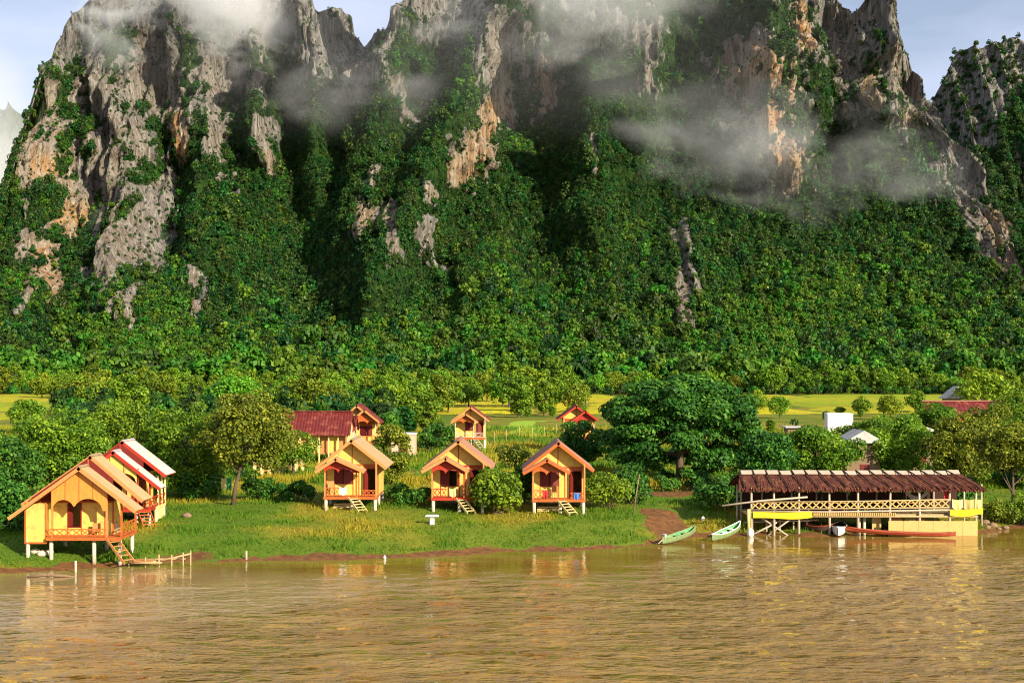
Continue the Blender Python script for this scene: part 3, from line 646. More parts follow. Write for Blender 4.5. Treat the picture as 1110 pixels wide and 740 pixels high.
def house(name, label, loc, c, group=None, rz=0.0, flip=False, cat='bungalow'):
    global FLIP
    FLIP = flip; g = thing(name, label, cat, loc, rz, group)
    g.location.z -= 0.05
    zf, zw = c['zf'], c['zw']; xl, xr = c['xl'], c['xr']; D = c['depth']; wall = c.get('wall', 'yellow'); wood = c.get('wood', 'orange')
    # stumps
    for x in c['stumps']:
        for y in c['stump_y']:
            mb = MB(); mb.tube([(x, y, -.6), (x, y, zf - .12)], .115, 8); put(mb, 'stump', 'white', g, True)
    # floor and deck
    mb = MB(); mb.box(xl, xr, 0, D, zf - .12, zf); put(mb, 'floor', wood, g)
    dk = c['deck']; mb = MB(); mb.box(dk[0], dk[1], dk[2] - .05, dk[2], zf - .17, zf + .015); mb.box(dk[0], dk[1], dk[2] + .003, -.004, zf - .10, zf - .02)
    deck = put(mb, 'deck', wood, g)
    nb = max(4, int((dk[1] - dk[0]) / .25)); 
    for i in range(nb):
        a = dk[0] + (dk[1] - dk[0]) * i / nb; mb = MB(); mb.box(a + .008, a + (dk[1] - dk[0]) / nb - .008, dk[2] + .005, -.006, zf - .018, zf + .01); put(mb, 'deck_board', wood, deck)
    # front wall panels round the openings
    ops = c['openings']
    cuts = sorted(set([xl, xr] + [v for o in ops for v in (o[1], o[2])] + c.get('cuts', [])))
    for a, b in zip(cuts[:-1], cuts[1:]):
        z = zf; seg = []
        for o in sorted([o for o in ops if o[1] < b - .01 and o[2] > a + .01], key=lambda o: o[3]):
            if o[3] > z + .02: seg.append((z, o[3]))
            z = o[4]
        if z < zw - .02: seg.append((z, zw))
        for z0, z1 in seg:
            mb = MB(); mb.box(a + .012, b - .012, 0, .06, z0 + .005, z1 - .005); put(mb, 'wall_panel', wall if z0 < zw - .6 else c.get('lintel', wood), g)
    for a in cuts:
        mb = MB(); mb.box(a - .03, a + .03, -.022, .08, zf, zw); put(mb, 'batten', c.get('batten', wood), g)
    # side and back walls
    for x in (xl, xr):
        n = 3
        for i in range(n):
            mb = MB(); s = .06 if x == xl else -.06; mb.box(min(x, x + s), max(x, x + s), .085 + (D - .1) * i / n, .085 + (D - .1) * (i + 1) / n - .02, zf + .003, zw); put(mb, 'wall_panel', c.get('side', wall), g)
    mb = MB(); mb.box(xl + .065, xr - .065, D - .06, D - .002, zf + .003, zw); put(mb, 'back_wall', wall, g)
    ap, le, re, y0, y1 = c['main']
    for yy, nm in ((0.0, 'gable_panel'), (D - .06, 'gable_panel')):
        poly = [(xl, zw + .004), (xr, zw + .004), (xr, roofline(ap, le, re, xr) - .13), (ap[0], ap[1] - .13), (xl, roofline(ap, le, re, xl) - .13)]
        mb = MB(); mb.ext(poly, yy, yy + .055); put(mb, nm, c.get('gable', wall), g)
    mb = MB(); mb.box(ap[0] - .03, ap[0] + .03, -.03, -.002, zw + .02, ap[1] - .2); put(mb, 'batten', wood, g)
    mb = MB(); mb.box(xl, xr, -.045, -.003, zw - .06, zw + .05); put(mb, 'tie_beam', wood, g)
    roof(g, ap, le, re, y0, y1, c['tin'], c['trim'], c.get('under', wood), c.get('nsh', 5))
    # porch: arched valance, posts, roof
    pa, ple, pre, py0, py1 = c['porch']
    roof(g, pa, ple, pre, py0, py1, c['tin'], c['trim'], c.get('under', wood), c.get('pnsh', 2))
    vx0, vx1, vy = c['valance']
    n = 41; xs = [vx0 + (vx1 - vx0) * i / (n - 1) for i in range(n)]
    zt = [roofline(pa, ple, pre, x) - .11 for x in xs]; zb = []
    for x in xs:
        z = c['spring']
        for (xc, hw, rise) in c['arches']:
            if abs(x - xc) < hw: z = max(z, c['spring'] + rise * math.sqrt(max(0, 1 - ((x - xc) / hw) ** 2)))
        zb.append(z)
    zb = [min(a, b - .04) for a, b in zip(zb, zt)]
    mb = MB(); mb.strip(xs, zb, zt, vy, vy + .04); va = put(mb, 'valance', c.get('val', wood), g)
    for x in [vx0 + (vx1 - vx0) * i / 4 for i in (1, 2, 3)]:
        i = min(range(n), key=lambda k: abs(xs[k] - x)); mb = MB(); mb.box(x - .02, x + .02, vy - .015, vy - .001, zb[i] + .02, zt[i] - .02); put(mb, 'batten', wood, va)
    for (x, y, z1, mt) in c['posts']:
        mb = MB(); mb.box(x - .05, x + .05, y - .05, y + .05, c.get('post_z', zf), z1); put(mb, 'post', mt, g)
    # window and door
    for o in ops:
        kind, x0, x1, z0, z1 = o[:5]
        mb = MB()
        for (a, b, e, f) in ((x0, x0 + .05, z0, z1), (x1 - .05, x1, z0, z1), (x0 + .051, x1 - .051, z1 - .05, z1), (x0 + .051, x1 - .051, z0, z0 + .05)): mb.box(a, b, -.04, .09, e, f)
        fr = put(mb, kind + '_frame', 'maroon', g)
        if kind == 'window':
            w = (x1 - x0 - .12) / 2
            for hx, sgn in ((x0 + .06, 1), (x1 - .06, -1)):
                th = math.radians(o[5] if sgn > 0 else o[6]); mb = MB()
                q = Vector((hx, -.05, 0)); r = q + Vector((sgn * math.cos(th), -math.sin(th), 0)) * w
                mb.beam(q + Vector((0, 0, (z0 + z1) / 2)), r + Vector((0, 0, (z0 + z1) / 2)), .035, z1 - z0 - .12); sh = put(mb, 'shutter', 'maroon', fr)
        else:
            hx = x0 + .06; th = math.radians(o[5]); w = (x1 - x0 - .12) * o[6]; mb = MB()
            q = Vector((hx, -.02, 0)); r = q + Vector((math.cos(th), math.sin(th), 0)) * w
            mb.beam(q + Vector((0, 0, (z0 + z1) / 2)), r + Vector((0, 0, (z0 + z1) / 2)), .04, z1 - z0 - .12); put(mb, 'door', 'maroon', fr)
    for (a, b, nx, z1) in c['rails']: rail(g, a, b, zf + .10, z1, c.get('railmat', wood), nx)
    if 'stairs' in c:
        (a, b, w) = c['stairs']; a = Vector(a); b = Vector(b); d = Vector((b.x - a.x, b.y - a.y, 0)).normalized(); sd_ = Vector((-d.y, d.x, 0)) * w / 2
        mb = MB()
        for s in (-1, 1): mb.beam(a + sd_ * s, b + sd_ * s, .05, .14)
        st = put(mb, 'stairs', c.get('stairmat', 'cream'), g)
        for i in range(5):
            q = a.lerp(b, (i + .7) / 5.4) + Vector((0, 0, .03)); mb = MB(); mb.beam(q - sd_ * .98, q + sd_ * .98, .24, .035); put(mb, 'tread', c.get('stairmat', 'cream'), st)
    FLIP = False
    return g

def bungalow_cfg(**kw):
    c = dict(xl=-1.75, xr=1.75, depth=4.2, zf=.95, zw=3.02, stumps=(-1.66, .1, 1.66), stump_y=(-1.15, 1.4, 3.9), deck=(-1.8, 1.8, -1.25), lintel='orange',
             openings=[('window', -1.22, .05, 1.72, 2.75, 8, 25), ('door', .78, 1.62, .97, 2.78, 62, .55)], cuts=[.45],
             main=((0, 4.80), (-2.45, 2.92), (2.45, 2.88), -.75, 4.7), porch=((-.80, 3.72), (-2.46, 2.80), (.78, 2.82), -1.75, -.72),
             valance=(-1.75, .42, -1.28), spring=2.58, arches=[(-1.25, .42, .27), (-.32, .48, .27)],
             posts=[(-1.72, -1.22, 2.98, 'tan'), (.40, -1.22, 2.80, 'orange'), (1.74, -1.22, 3.35, 'tan')],
             rails=[((-1.7, -1.22), (-.78, -1.22), 3, 1.55), ((.8, -1.22), (1.68, -1.22), 3, 1.38)],
             stairs=((.15, -1.28, .92), (.95, -2.15, .02), .7), tin='pink_tin', trim='orange', under='orange', wood='orange', nsh=5, pnsh=1)
    c.update(kw); return c
def at_px(px, d): x = PX(px, d); return (x, d, gz(x, d))
house('bungalow', 'yellow stilt bungalow with pale roof in front of the long red roof', at_px(382, 96), bungalow_cfg(tin='tan_tin', trim='tan', val='red', porch=((-.95, 3.62), (-2.36, 2.72), (1.05, 2.74), -1.75, -.72), valance=(-1.75, .62, -1.28)), 'bungalows on stilts in the front row')
house('bungalow', 'stilt bungalow with red porch gable half hidden by a leafy bush', at_px(497, 96), bungalow_cfg(val='red', wood='red', under='red', trim='tan', railmat='red', openings=[('window', -1.22, .05, 1.62, 2.72, 20, 80), ('door', .78, 1.62, .97, 2.78, 62, .55)]), 'bungalows on stilts in the front row')
house('bungalow', 'orange and yellow stilt bungalow left of the broad dark tree', at_px(605, 96), bungalow_cfg(), 'bungalows on stilts in the front row')
house('bungalow', 'small back row bungalow with white posts above the bushy one', at_px(510, 166), bungalow_cfg(trim='tan', tin='red_tin', wood='orange', zf=1.5, zw=3.5, main=((0, 5.2), (-2.3, 3.5), (2.3, 3.5), -.75, 4.7), porch=((-.5, 4.4), (-2.3, 3.35), (1.0, 3.4), -1.75, -.72),
      openings=[('window', -.6, .3, 2.3, 3.3, 8, 25), ('door', .78, 1.5, 1.52, 3.3, 20, .95)], cuts=[.45], spring=3.2, posts=[(-1.72, -1.22, 3.6, 'white'), (.40, -1.22, 3.5, 'white'), (1.74, -1.22, 3.9, 'white')], rails=[((-1.7, -1.22), (1.68, -1.22), 5, 2.1)], stairs=((.5, -1.28, 1.45), (1.6, -2.3, .02), .7), railmat='white', stairmat='white'), 'bungalows in the back row')
house('bungalow', 'small back row bungalow with orange gable beside the long red roof', at_px(391, 150), bungalow_cfg(trim='tan', tin='red_tin', zf=1.6, zw=3.7, main=((0.35, 5.6), (-2.1, 3.6), (2.5, 3.7), -.75, 4.7), porch=((-.55, 5.15), (-2.2, 3.85), (1.0, 3.9), -1.75, -.72),
      openings=[('window', -1.2, .05, 2.3, 3.3, 8, 25), ('door', .78, 1.5, 1.62, 3.4, 20, .95)], spring=3.6, posts=[(-1.72, -1.22, 3.9, 'white'), (.40, -1.22, 3.9, 'tan'), (1.74, -1.22, 4.2, 'tan')], rails=[((-1.7, -1.22), (1.68, -1.22), 5, 2.3)]), 'bungalows in the back row', flip=True)
house('bungalow', 'small red trimmed bungalow peeping over the broad dark tree', at_px(627, 163), bungalow_cfg(trim='red', tin='red_tin', wood='red', under='red', zf=1.6, zw=3.7, main=((0.25, 5.3), (-2.0, 3.6), (2.5, 3.7), -.75, 4.7), porch=((-.75, 4.75), (-2.3, 3.65), (.9, 3.6), -1.75, -.72),
      openings=[('window', -1.2, .05, 2.3, 3.3, 8, 25), ('door', .78, 1.5, 1.62, 3.4, 20, .95)], spring=3.4, posts=[(-1.72, -1.22, 3.7, 'white'), (.40, -1.22, 3.7, 'tan'), (1.74, -1.22, 4.1, 'tan')], rails=[((-1.7, -1.22), (1.68, -1.22), 5, 2.3)]), 'bungalows in the back row', flip=True)

L1 = dict(xl=-3.17, xr=1.45, depth=1.9, zf=1.28, zw=3.15, stumps=(-3.05, -1.75, .65, 2.1), stump_y=(-.9, 1.6), deck=(-1.95, 2.3, -1.2), lintel='orange',
          openings=[('door', -1.10, -.33, 1.7, 3.08, 75, .6)], cuts=[-1.95, 1.0],
          main=((0.05, 5.75), (-3.9, 3.0), (3.1, 3.2), .40, 2.3), porch=((-.02, 5.25), (-4.0, 2.42), (3.2, 2.80), -1.5, .0),
          valance=(-1.65, 1.45, -1.2), spring=2.75, arches=[(-.98, .62, .62), (.40, .80, .68)],
          posts=[(-1.62, -1.12, 3.9, 'tan'), (1.42, -1.12, 4.0, 'tan'), (2.25, -1.12, 3.3, 'orange'), (2.25, 1.8, 3.6, 'orange')],
          rails=[((-1.9, -1.16), (1.4, -1.16), 7, 1.72), ((2.25, -1.1), (2.25, 1.7), 4, 2.0)], stairs=((1.75, -1.25, 1.2), (2.95, -2.0, -.05), .75),
          tin='tan_tin', trim='tan', under='orange', wood='orange', nsh=3, pnsh=2, stairmat='tan', gable='maroon', val='amber')
x_ = PX(90, 78.8); h1 = house('riverside_house', 'orange gabled stilt house with cream roof at the water edge', (x_, 79.6, gz(x_, 79.6) + .05), L1, cat='house')
mb = MB(); mb.box(-3.17, -2.0, -1.0, -.003, .92, 3.12); mb.build('side_room', M['yellow'], h1)
mb = MB(); mb.box(-3.2, -3.12, -1.04, -.99, .9, 3.2); mb.box(-2.05, -1.97, -1.04, -.99, .9, 3.2); mb.box(-3.11, -2.06, -1.03, -1.001, .9, 1.0); mb.build('corner_trim', M['orange'], h1)
mb = MB(); mb.box(1.46, 2.3, .0, 1.9, 1.16, 1.28); mb.build('side_deck', M['orange'], h1)
L2 = bungalow_cfg(xl=-2.2, xr=1.5, depth=2.6, zf=.95, zw=3.1, stumps=(-2.1, 0, 1.4, 2.2), stump_y=(-1.3, .4, 2.4), deck=(-2.2, 2.3, -1.4),
          main=((.02, 5.15), (-2.9, 3.0), (2.85, 2.95), .5, 3.1), porch=((0, 4.62), (-2.95, 2.45), (2.98, 2.30), -1.5, .0),
          valance=(-2.0, 1.5, -1.35), spring=2.6, arches=[(-1.2, .7, .5), (.6, .8, .6)], val='yellow', posts=[(-2.0, -1.3, 3.2, 'red'), (1.5, -1.3, 3.5, 'red'), (2.25, -1.3, 2.8, 'red'), (2.25, .8, 2.9, 'cream'), (2.25, 1.7, 2.9, 'cream'), (2.25, 2.6, 2.9, 'cream')],
          rails=[((.2, -1.36), (1.6, -1.36), 4, 1.65), ((2.27, -1.3), (2.27, 2.5), 6, 1.65)], stairs=((1.9, -1.45, .9), (2.6, -2.7, .0), .75), tin='pale_tin', trim='red', under='red', wood='red', stairmat='orange', railmat='red', nsh=3, pnsh=2, gable='maroon')
x_ = PX(121.6, 88); h2 = house('riverside_house', 'stilt house with white tin roof and red edge boards', (x_, 89.7, gz(x_ + 1, 89.7)), L2, cat='house')
mb = MB(); mb.box(1.51, 2.3, .0, 2.6, .83, .95); mb.build('side_deck', M['cream'], h2)
for i in range(3):
    mb = MB(); mb.box(2.2, 2.26, .1 + i * .85, .9 + i * .85, .1, .8); mb.build('skirt_panel', M['cream'], h2)

# long red-roofed building behind the front bungalow
g = thing('long_house', 'long house with dark red roof and yellow timber posts behind bungalows', 'house', at_px(347, 140))
def gable_roof_x(par, x0, x1, ridge, eave, half, mat, nsh, cap):
    mb = MB(); mb.beam((x0 - .05, 0, ridge + .03), (x1 + .05, 0, ridge + .03), .35, .12); rf = mb.build('roof', M[cap], par)
    for s in (-1, 1):
        for i in range(nsh):
            a = x0 + (x1 - x0) * i / nsh; b = x0 + (x1 - x0) * (i + 1) / nsh; j = R.uniform(-.02, .02)
            mb = MB(); n = 7
            for lay in (0, -.05):
                for q in ((0, ridge), (s * half, eave)):
                    for k in range(n): mb.v.append((a + .01 + (b - a - .02) * k / (n - 1), q[0], q[1] + lay + j + (.025 if k % 2 else -.025)))
            o = 2 * n
            for k in range(n - 1): mb.f += [(k, k + 1, n + k + 1, n + k), (o + k, o + n + k, o + n + k + 1, o + k + 1), (k, o + k, o + k + 1, k + 1), (n + k, n + k + 1, o + n + k + 1, o + n + k)]
            mb.f += [(0, n, o + n, o), (n - 1, o + n - 1, o + 2 * n - 1, 2 * n - 1)]
            mb.build('roof_sheet', M[mat], rf)
    return rf
gable_roof_x(g, -3.9, 3.3, 5.1, 2.9, 2.7, 'red_tin', 8, 'red_tin')
mb = MB(); mb.box(-3.5, 3.0, -1.9, 1.9, 1.0, 1.15); mb.build('floor', M['tan'], g)
for i in range(7):
    mb = MB(); a = -3.5 + i * 6.5 / 7; mb.box(a + .02, a + 6.5 / 7 - .02, -1.8, -1.74, 1.16, 3.2); mb.build('wall_panel', M['yellow' if i % 2 else 'tan'], g)
for x in (-3.52, 3.02):
    mb = MB(); mb.ext([(-1.8, 1.16), (1.8, 1.16), (1.8, 3.4), (0, 4.9), (-1.8, 3.4)], 0, .06)
    mb.v = [(x - .03 + y, xx, z) for xx, y, z in mb.v]; mb.build('end_wall', M['cream'], g)
for i in range(8):
    mb = MB(); x = -3.5 + i * 6.5 / 7; mb.box(x - .06, x + .06, -2.3, -2.18, -.3, 3.2); mb.build('post', M['cream'], g)
g = thing('annex', 'short red roofed annex between the long house and the orange gable bungalow', 'house', at_px(378, 143))
gable_roof_x(g, -1.3, .9, 4.6, 3.2, 1.7, 'red_tin', 3, 'red_tin')
mb = MB(); mb.box(-1.1, .7, -1.2, 1.2, 1.0, 3.5); mb.build('wall', M['pinkwall'], g)
for x in (-1.0, .6):
    for y in (-1.1, 1.1): mb = MB(); mb.box(x - .07, x + .07, y - .07, y + .07, -.3, 1.0); mb.build('stump', M['white'], g)
mb = MB(); mb.box(-.5, .2, -1.26, -1.201, 1.7, 2.7); mb.build('window', M['maroon'], g)

def small_block(name, label, px, d, w, dp, h, mat, roofm, over=.15, cat='hut', base=0.0, door='maroon', gable=0.0):
    g = thing(name, label, cat, at_px(px, d))
    mb = MB(); mb.box(-w / 2, w / 2, 0, dp, -.3, h); mb.build('wall', M[mat], g)
    mb = MB(); 
    if gable:
        mb.ext([(-w / 2 - over, h), (w / 2 + over, h), (w / 2 + over, h + .06), (0, h + gable), (-w / 2 - over, h + .06)], -over, dp + over)
    else: mb.ext([(-w / 2 - over, h + .003), (w / 2 + over, h + .003), (w / 2 + over, h + .10), (-w / 2 - over, h + .16)], -over, dp + over)
    mb.build('roof', M[roofm], g)
    mb = MB(); mb.box(-w * .1, w * .16, -.05, -.003, 0.0, min(1.9, h * .8)); mb.build('door', M[door], g)
    return g
small_block('shed', 'small pink and white shed on the slope between the bungalows', 437, 152, 2.6, 2.2, 2.3, 'pinkwall', 'whitepaint', .1, 'shed')
small_block('white_tank_house', 'plain white block building among trees by the rice fields', 911, 150, 2.7, 1.6, 4.6, 'whitepaint', 'whitepaint', .03, 'building', door='white')
small_block('tin_hut', 'grey tin roofed hut behind the floating restaurant roof', 936, 112, 2.6, 3.0, 3.6, 'wood', 'grey_tin', .35, 'hut', gable=1.0)
small_block('tin_hut', 'low pale tin roof among trees near the white block', 872, 152, 3.6, 2.2, 3.0, 'wood', 'grey_tin', .3, 'hut')
small_block('tin_hut', 'small pale roofed hut deep in the trees on the right bank', 1000, 122, 1.8, 2.0, 4.0, 'wood', 'grey_tin', .3, 'hut', gable=.5)
small_block('field_hut', 'tiny field hut with pale roof at the edge of the rice', 631, 360, 2.8, 2.4, 2.0, 'wood', 'tan_tin', .5, 'hut', gable=1.0)
small_block('field_hut', 'distant dark hut with grey gable roof at the rice field edge', 1041, 262, 4.6, 3.6, 4.0, 'wood', 'grey_tin', .6, 'hut', gable=2.3)
small_block('field_hut', 'pink field hut among yellow trees at the mountain foot', 498, 420, 4.0, 3, 2.4, 'tan', 'red_tin', .4, 'hut', gable=1.2)
g = thing('long_house', 'long low house with red roof behind the trees at the right edge', 'house', at_px(1075, 172))
gable_roof_x(g, -8.5, 8.0, 5.5, 3.9, 2.6, 'red_tin', 12, 'pink_tin')
for i in range(8):
    mb = MB(); a = -8 + i * 2; mb.box(a + .02, a + 1.98, -2.0, -1.94, 0, 4.0); mb.build('wall_panel', M['red'], g)
g = thing('long_house', 'red roofed wing standing in front of the long low house', 'house', at_px(1090, 160))
gable_roof_x(g, -1.6, 5.0, 5.6, 4.2, 2.4, 'red_tin', 5, 'pink_tin')
mb = MB(); mb.box(-1.3, 4.8, -1.9, -1.8, 0, 4.3); mb.build('wall', M['red'], g)
mb = MB(); mb.box(-1.0, -.6, -2.0, -1.901, 0, 4.2); mb.build('post', M['cream'], g)

# ------------------------------------------------------------------ floating restaurant
DD = 93.0; X0 = PX(800, DD)
dock = thing('floating_restaurant', 'long open riverside restaurant on bamboo stilts with thatched roof', 'restaurant', (X0, DD, 0))
def dp(px, py, d=DD): a = P(px, py, d); return Vector((a[0] - X0, a[1] - DD, a[2]))
rz_, ez_ = 4.02, 3.12
mb = MB(); mb.tube([(.4, 2.1, rz_ - .08), (15.2, 2.1, rz_ - .08)], .07, 6); rf = mb.build('roof', M['bamboo'], dock)
nr_ = 17
for i in range(nr_):
    xa = .45 + 14.8 * i / nr_; xb = .45 + 14.8 * (i + 1) / nr_
    # the ridge runs shorter than the eaves: sheets fan out a little
    ea = .0 + 16.4 * i / nr_; eb = 16.4 * (i + 1) / nr_
    for s, nm in ((-1, 'f'), (1, 'b')):
        mb = MB(); k = 14; rows = 5
        for r_ in range(rows + 1):
            f = r_ / rows
            for j in range(k + 1):
                q = j / k; x = (xa + (xb - xa) * q) * (1 - f) + (ea + (eb - ea) * q) * f
                yy = 2.1 + s * 2.15 * f; z = rz_ + (ez_ - rz_) * f + R.uniform(-.035, .035)
                if r_ == rows: z -= R.uniform(0, .16); yy += s * R.uniform(-.05, .10)
                mb.v.append((x, yy, z))
        n0 = len(mb.v)
        mb.v += [(x, y, z - .12) for x, y, z in mb.v[:n0]]
        for r_ in range(rows):
            for j in range(k):
                a = r_ * (k + 1) + j; q = (a, a + 1, a + k + 2, a + k + 1)
                mb.f.append(q); mb.f.append(tuple(n0 + v for v in reversed(q)))
        for j in range(k): a = rows * (k + 1) + j; mb.f.append((a, a + 1, n0 + a + 1, n0 + a))
        mb.build('thatch_panel', M['thatch'], rf)
    mb = MB(); mb.ext([(1.72, rz_ - .10), (2.1, rz_ + .10), (2.48, rz_ - .10), (2.48, rz_ - .06), (2.1, rz_ + .15), (1.72, rz_ - .06)], 0, 1)
    j = R.uniform(-.03, .03); mb.v = [(xa + .03 + (xb - xa - .05) * y, x, z + j) for x, y, z in mb.v]
    mb.build('ridge_cap', M['ridgecap'], rf)
    mb = MB(); mb.beam((xa, 2.08, rz_ + .17), (ea + .45, -.02, ez_ + .10), .07, .06); mb.build('roof_batten', M['batten'], rf)
posts = [814.8, 839, 866, 899.4, 930.5, 965, 996.5, 1029, 1058]
for i, c in enumerate(posts):
    x = PX(c, DD + .2) - X0
    mb = MB(); mb.tube([(x, .2, -1.5), (x + R.uniform(-.04, .04), .2, 1.5), (x + R.uniform(-.05, .05), .2, ez_ + .05)], [.10, .085, .07], 7)
    mb.build('post', M['post'], dock, True)
for c in (799, 803.5, 826, 858, 885, 918, 950, 982, 1012, 1045, 1064):
    x = PX(c, DD + 3.6) - X0
    mb = MB(); mb.tube([(x, 3.6, -1.0), (x, 3.6, ez_)], [.08, .06], 6); mb.build('post', M['post'], dock, True)
mb = MB(); mb.box(.7, 15.8, .3, 3.9, 1.28, 1.40); mb.build('deck', M['bamboo'], dock)
mb = MB(); mb.tube([(.6, .14, 1.62), (6, .14, 1.56), (15.9, .14, 1.72)], .055, 6); mb.build('deck_rail', M['post'], dock, True)
mb = MB(); mb.tube([(.6, .12, 1.25), (15.9, .12, 1.25)], .06, 6); mb.build('deck_beam', M['bamboo'], dock, True)
for i in range(44):
    x = 5.0 + i * .125; mb = MB(); mb.box(x, x + .07, .02, .4, 1.32, 1.50); mb.build('joist_end', M['mat'], dock)
mb = MB(); mb.tube([(.8, .1, 2.20), (8, .1, 2.26), (14.0, .1, 2.38)], .05, 6); mb.tube([(.8, .1, 1.72), (14.0, .1, 1.86)], .045, 6); rl = mb.build('railing', M['bamboo'], dock, True)
nx = 26
for i in range(nx):
    a = .9 + 13.1 * i / nx; b = .9 + 13.1 * (i + 1) / nx; h = lambda x: .012 * x
    for s in (0, 1):
        mb = MB(); o_ = .05 * (s - .5); j = R.uniform(-.04, .04)
        mb.beam((a, .1 + o_, (2.2 if s else 1.74) + h(a)), (b + j, .1 + o_, (1.74 if s else 2.2) + h(b)), .035, .075); mb.build('cross_brace', M['mat'], rl)
mb = MB(); mb.tube([(-1.05, .0, 1.98), (1.5, .05, 2.30), (4.6, .05, 2.55)], .065, 7); mb.build('pole', M['post'], dock, True)
for (a, b) in (((818, 556), (861, 585)), ((824, 586), (866, 556)), ((806, 584), (842, 566))):
    mb = MB(); mb.tube([dp(*a, 93.3), dp(*b, 93.3)], .06, 6); mb.build('diagonal_brace', M['post'], dock, True)
for i in range(5):
    mb = MB(); x = 1.2 + i * .9; mb.tube([(x, 1.2, -1), (x, 1.2, 1.3)], .06, 6); mb.build('post', M['post'], dock, True)
mb = MB(); mb.tube([(.6, 1.2, .75), (5.6, 1.2, .9)], .05, 6); mb.build('low_rail', M['post'], dock, True)
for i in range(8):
    mb = MB(); a = .8 + i * 1.86; mb.box(a + .02, a + 1.84, 3.75, 3.80, 1.42, 2.55 + .3 * (i % 3 == 1)); mb.build('painted_shade_panel', M['batten'], dock)  # added dark panels: their colour stands in for the foliage shade behind the deck
# lower floor with a mat screen
mb = MB(); mb.box(9.9, 15.85, .15, 3.4, .05, .15); mb.build('lower_floor', M['wood'], dock)
for i in range(6):
    mb = MB(); a = 9.95 + i * .985; mb.box(a + .01, a + .975, .03, .08, -.02, .97); mb.build('mat_panel', M['mat'], dock)
for i, (a, b, h) in enumerate(((9.1, 9.7, 1.25), (10.2, 11.1, 1.2), (11.3, 12.0, 1.25), (12.1, 12.6, 1.2))):
    mb = MB(); mb.box(a, b, .9, 1.0, .2, h); mb.build('screen', M['tan' if i % 2 else 'mat'], dock)
for x in (8.2, 8.55):
    mb = MB(); mb.tube([(x, .8, -1), (x, .8, 1.2)], .1, 8); mb.build('drum_post', M['white'], dock, True)
def cloth(name, label, cat, parent_loc, w, h, mat, seed, group=None, tilt=0.0, sag=.06):
    rr = np.random.default_rng(seed); n, k = 12, 6; V = []; Fc = []
    for i in range(n + 1):
        for j in range(k + 1):
            u = i / n; v = j / k
            V.append((u * w, .05 * math.sin(u * 9 + seed) * (v + .2), -v * h * (1 + .10 * math.sin(u * 7 + seed)) + tilt * u - sag * math.sin(math.pi * u)))
    for i in range(n):
        for j in range(k): a = i * (k + 1) + j; Fc.append((a, a + k + 1, a + k + 2, a + 1))
    m0 = len(V); V2 = V + [(x, y + .015, z) for x, y, z in V]; F2 = Fc + [tuple(m0 + q for q in reversed(f)) for f in Fc]
    me = mesh_np(name, V2, np.array(F2), True); o = link(name, me, M[mat], None, parent_loc); tag(o, label, cat, group); return o
cloth('banner', 'bright yellow cloth strip along the deck edge left of the restaurant', 'banner', (X0 + 1.0, DD + .0, 1.60), 3.9, .42, 'banner', 3)
cloth('banner', 'yellow cloth hung below the deck above the bamboo mat screen', 'banner', (X0 + 14.0, DD - .02, 1.74), 2.2, .45, 'banner', 5, tilt=.12)
cloth('banner', 'narrow yellow cloth hanging on the corner post down to the buoy', 'banner', (X0 + .62, DD - .0, 1.75), .24, 1.45, 'yellowcloth', 8, sag=0)
for i, (x, w, mt, lb) in enumerate(((14.15, .72, 'yellowcloth', 'first pale towel from the restaurant middle on the corner rail'), (14.95, .66, 'mat', 'middle towel drying on the restaurant corner rail'), (15.65, .5, 'yellowcloth', 'last pale towel at the outer corner of the restaurant rail'))):
    cloth('towel', lb, 'towel', (X0 + x, DD - .03, 2.42), w, .62, mt, 11 + i, 'towels drying on the restaurant rail')
cloth('cloth', 'red cloth hanging under the restaurant roof near its corner', 'cloth', (X0 + 13.75, DD + .4, 2.95), .38, .62, 'redcloth', 17)
cloth('cloth', 'dark hammock like cloth slung between posts under the thatch', 'cloth', (X0 + 11.4, DD + 1.2, 3.0), 1.6, .3, 'stone', 19, sag=.5)
def buoy(px, py, d, r, label, mat='whitepaint', sq=1.0):
    mb = MB(); n, k = 12, 8; V = []
    a = P(px, py, d)
    for i in range(k + 1):
        t_ = math.pi * i / k
        for j in range(n): u = 2 * math.pi * j / n; mb.v.append((r * math.sin(t_) * math.cos(u), r * math.sin(t_) * math.sin(u), sq * r * math.cos(t_)))
    for i in range(k):
        for j in range(n): mb.f.append((i * n + j, (i + 1) * n + j, (i + 1) * n + (j + 1) % n, i * n + (j + 1) % n))
    mb.tube([(0, 0, r * sq * .9), (0, 0, r * sq * 1.25)], r * .25, 6)
    return tag(mb.build('float', M[mat], None, True, a), label, 'float')
buoy(813.5, 578, 92.6, .22, 'white float hanging at the restaurant corner post above the water', sq=1.4)
buoy(762, 562, 95, .14, 'small white float on the grass behind the second green boat')
buoy(720, 555, 101, .16, 'small white float on the grass above the bare earth')
buoy(748, 541, 106, .22, 'white float resting on the earth under the broad tree')
buoy(417, 604, 81.6, .09, 'white float lying at the water edge below the table', sq=1.3)
buoy(343, 591, 85.0, .16, 'pale pebble like float on the grass near the water')

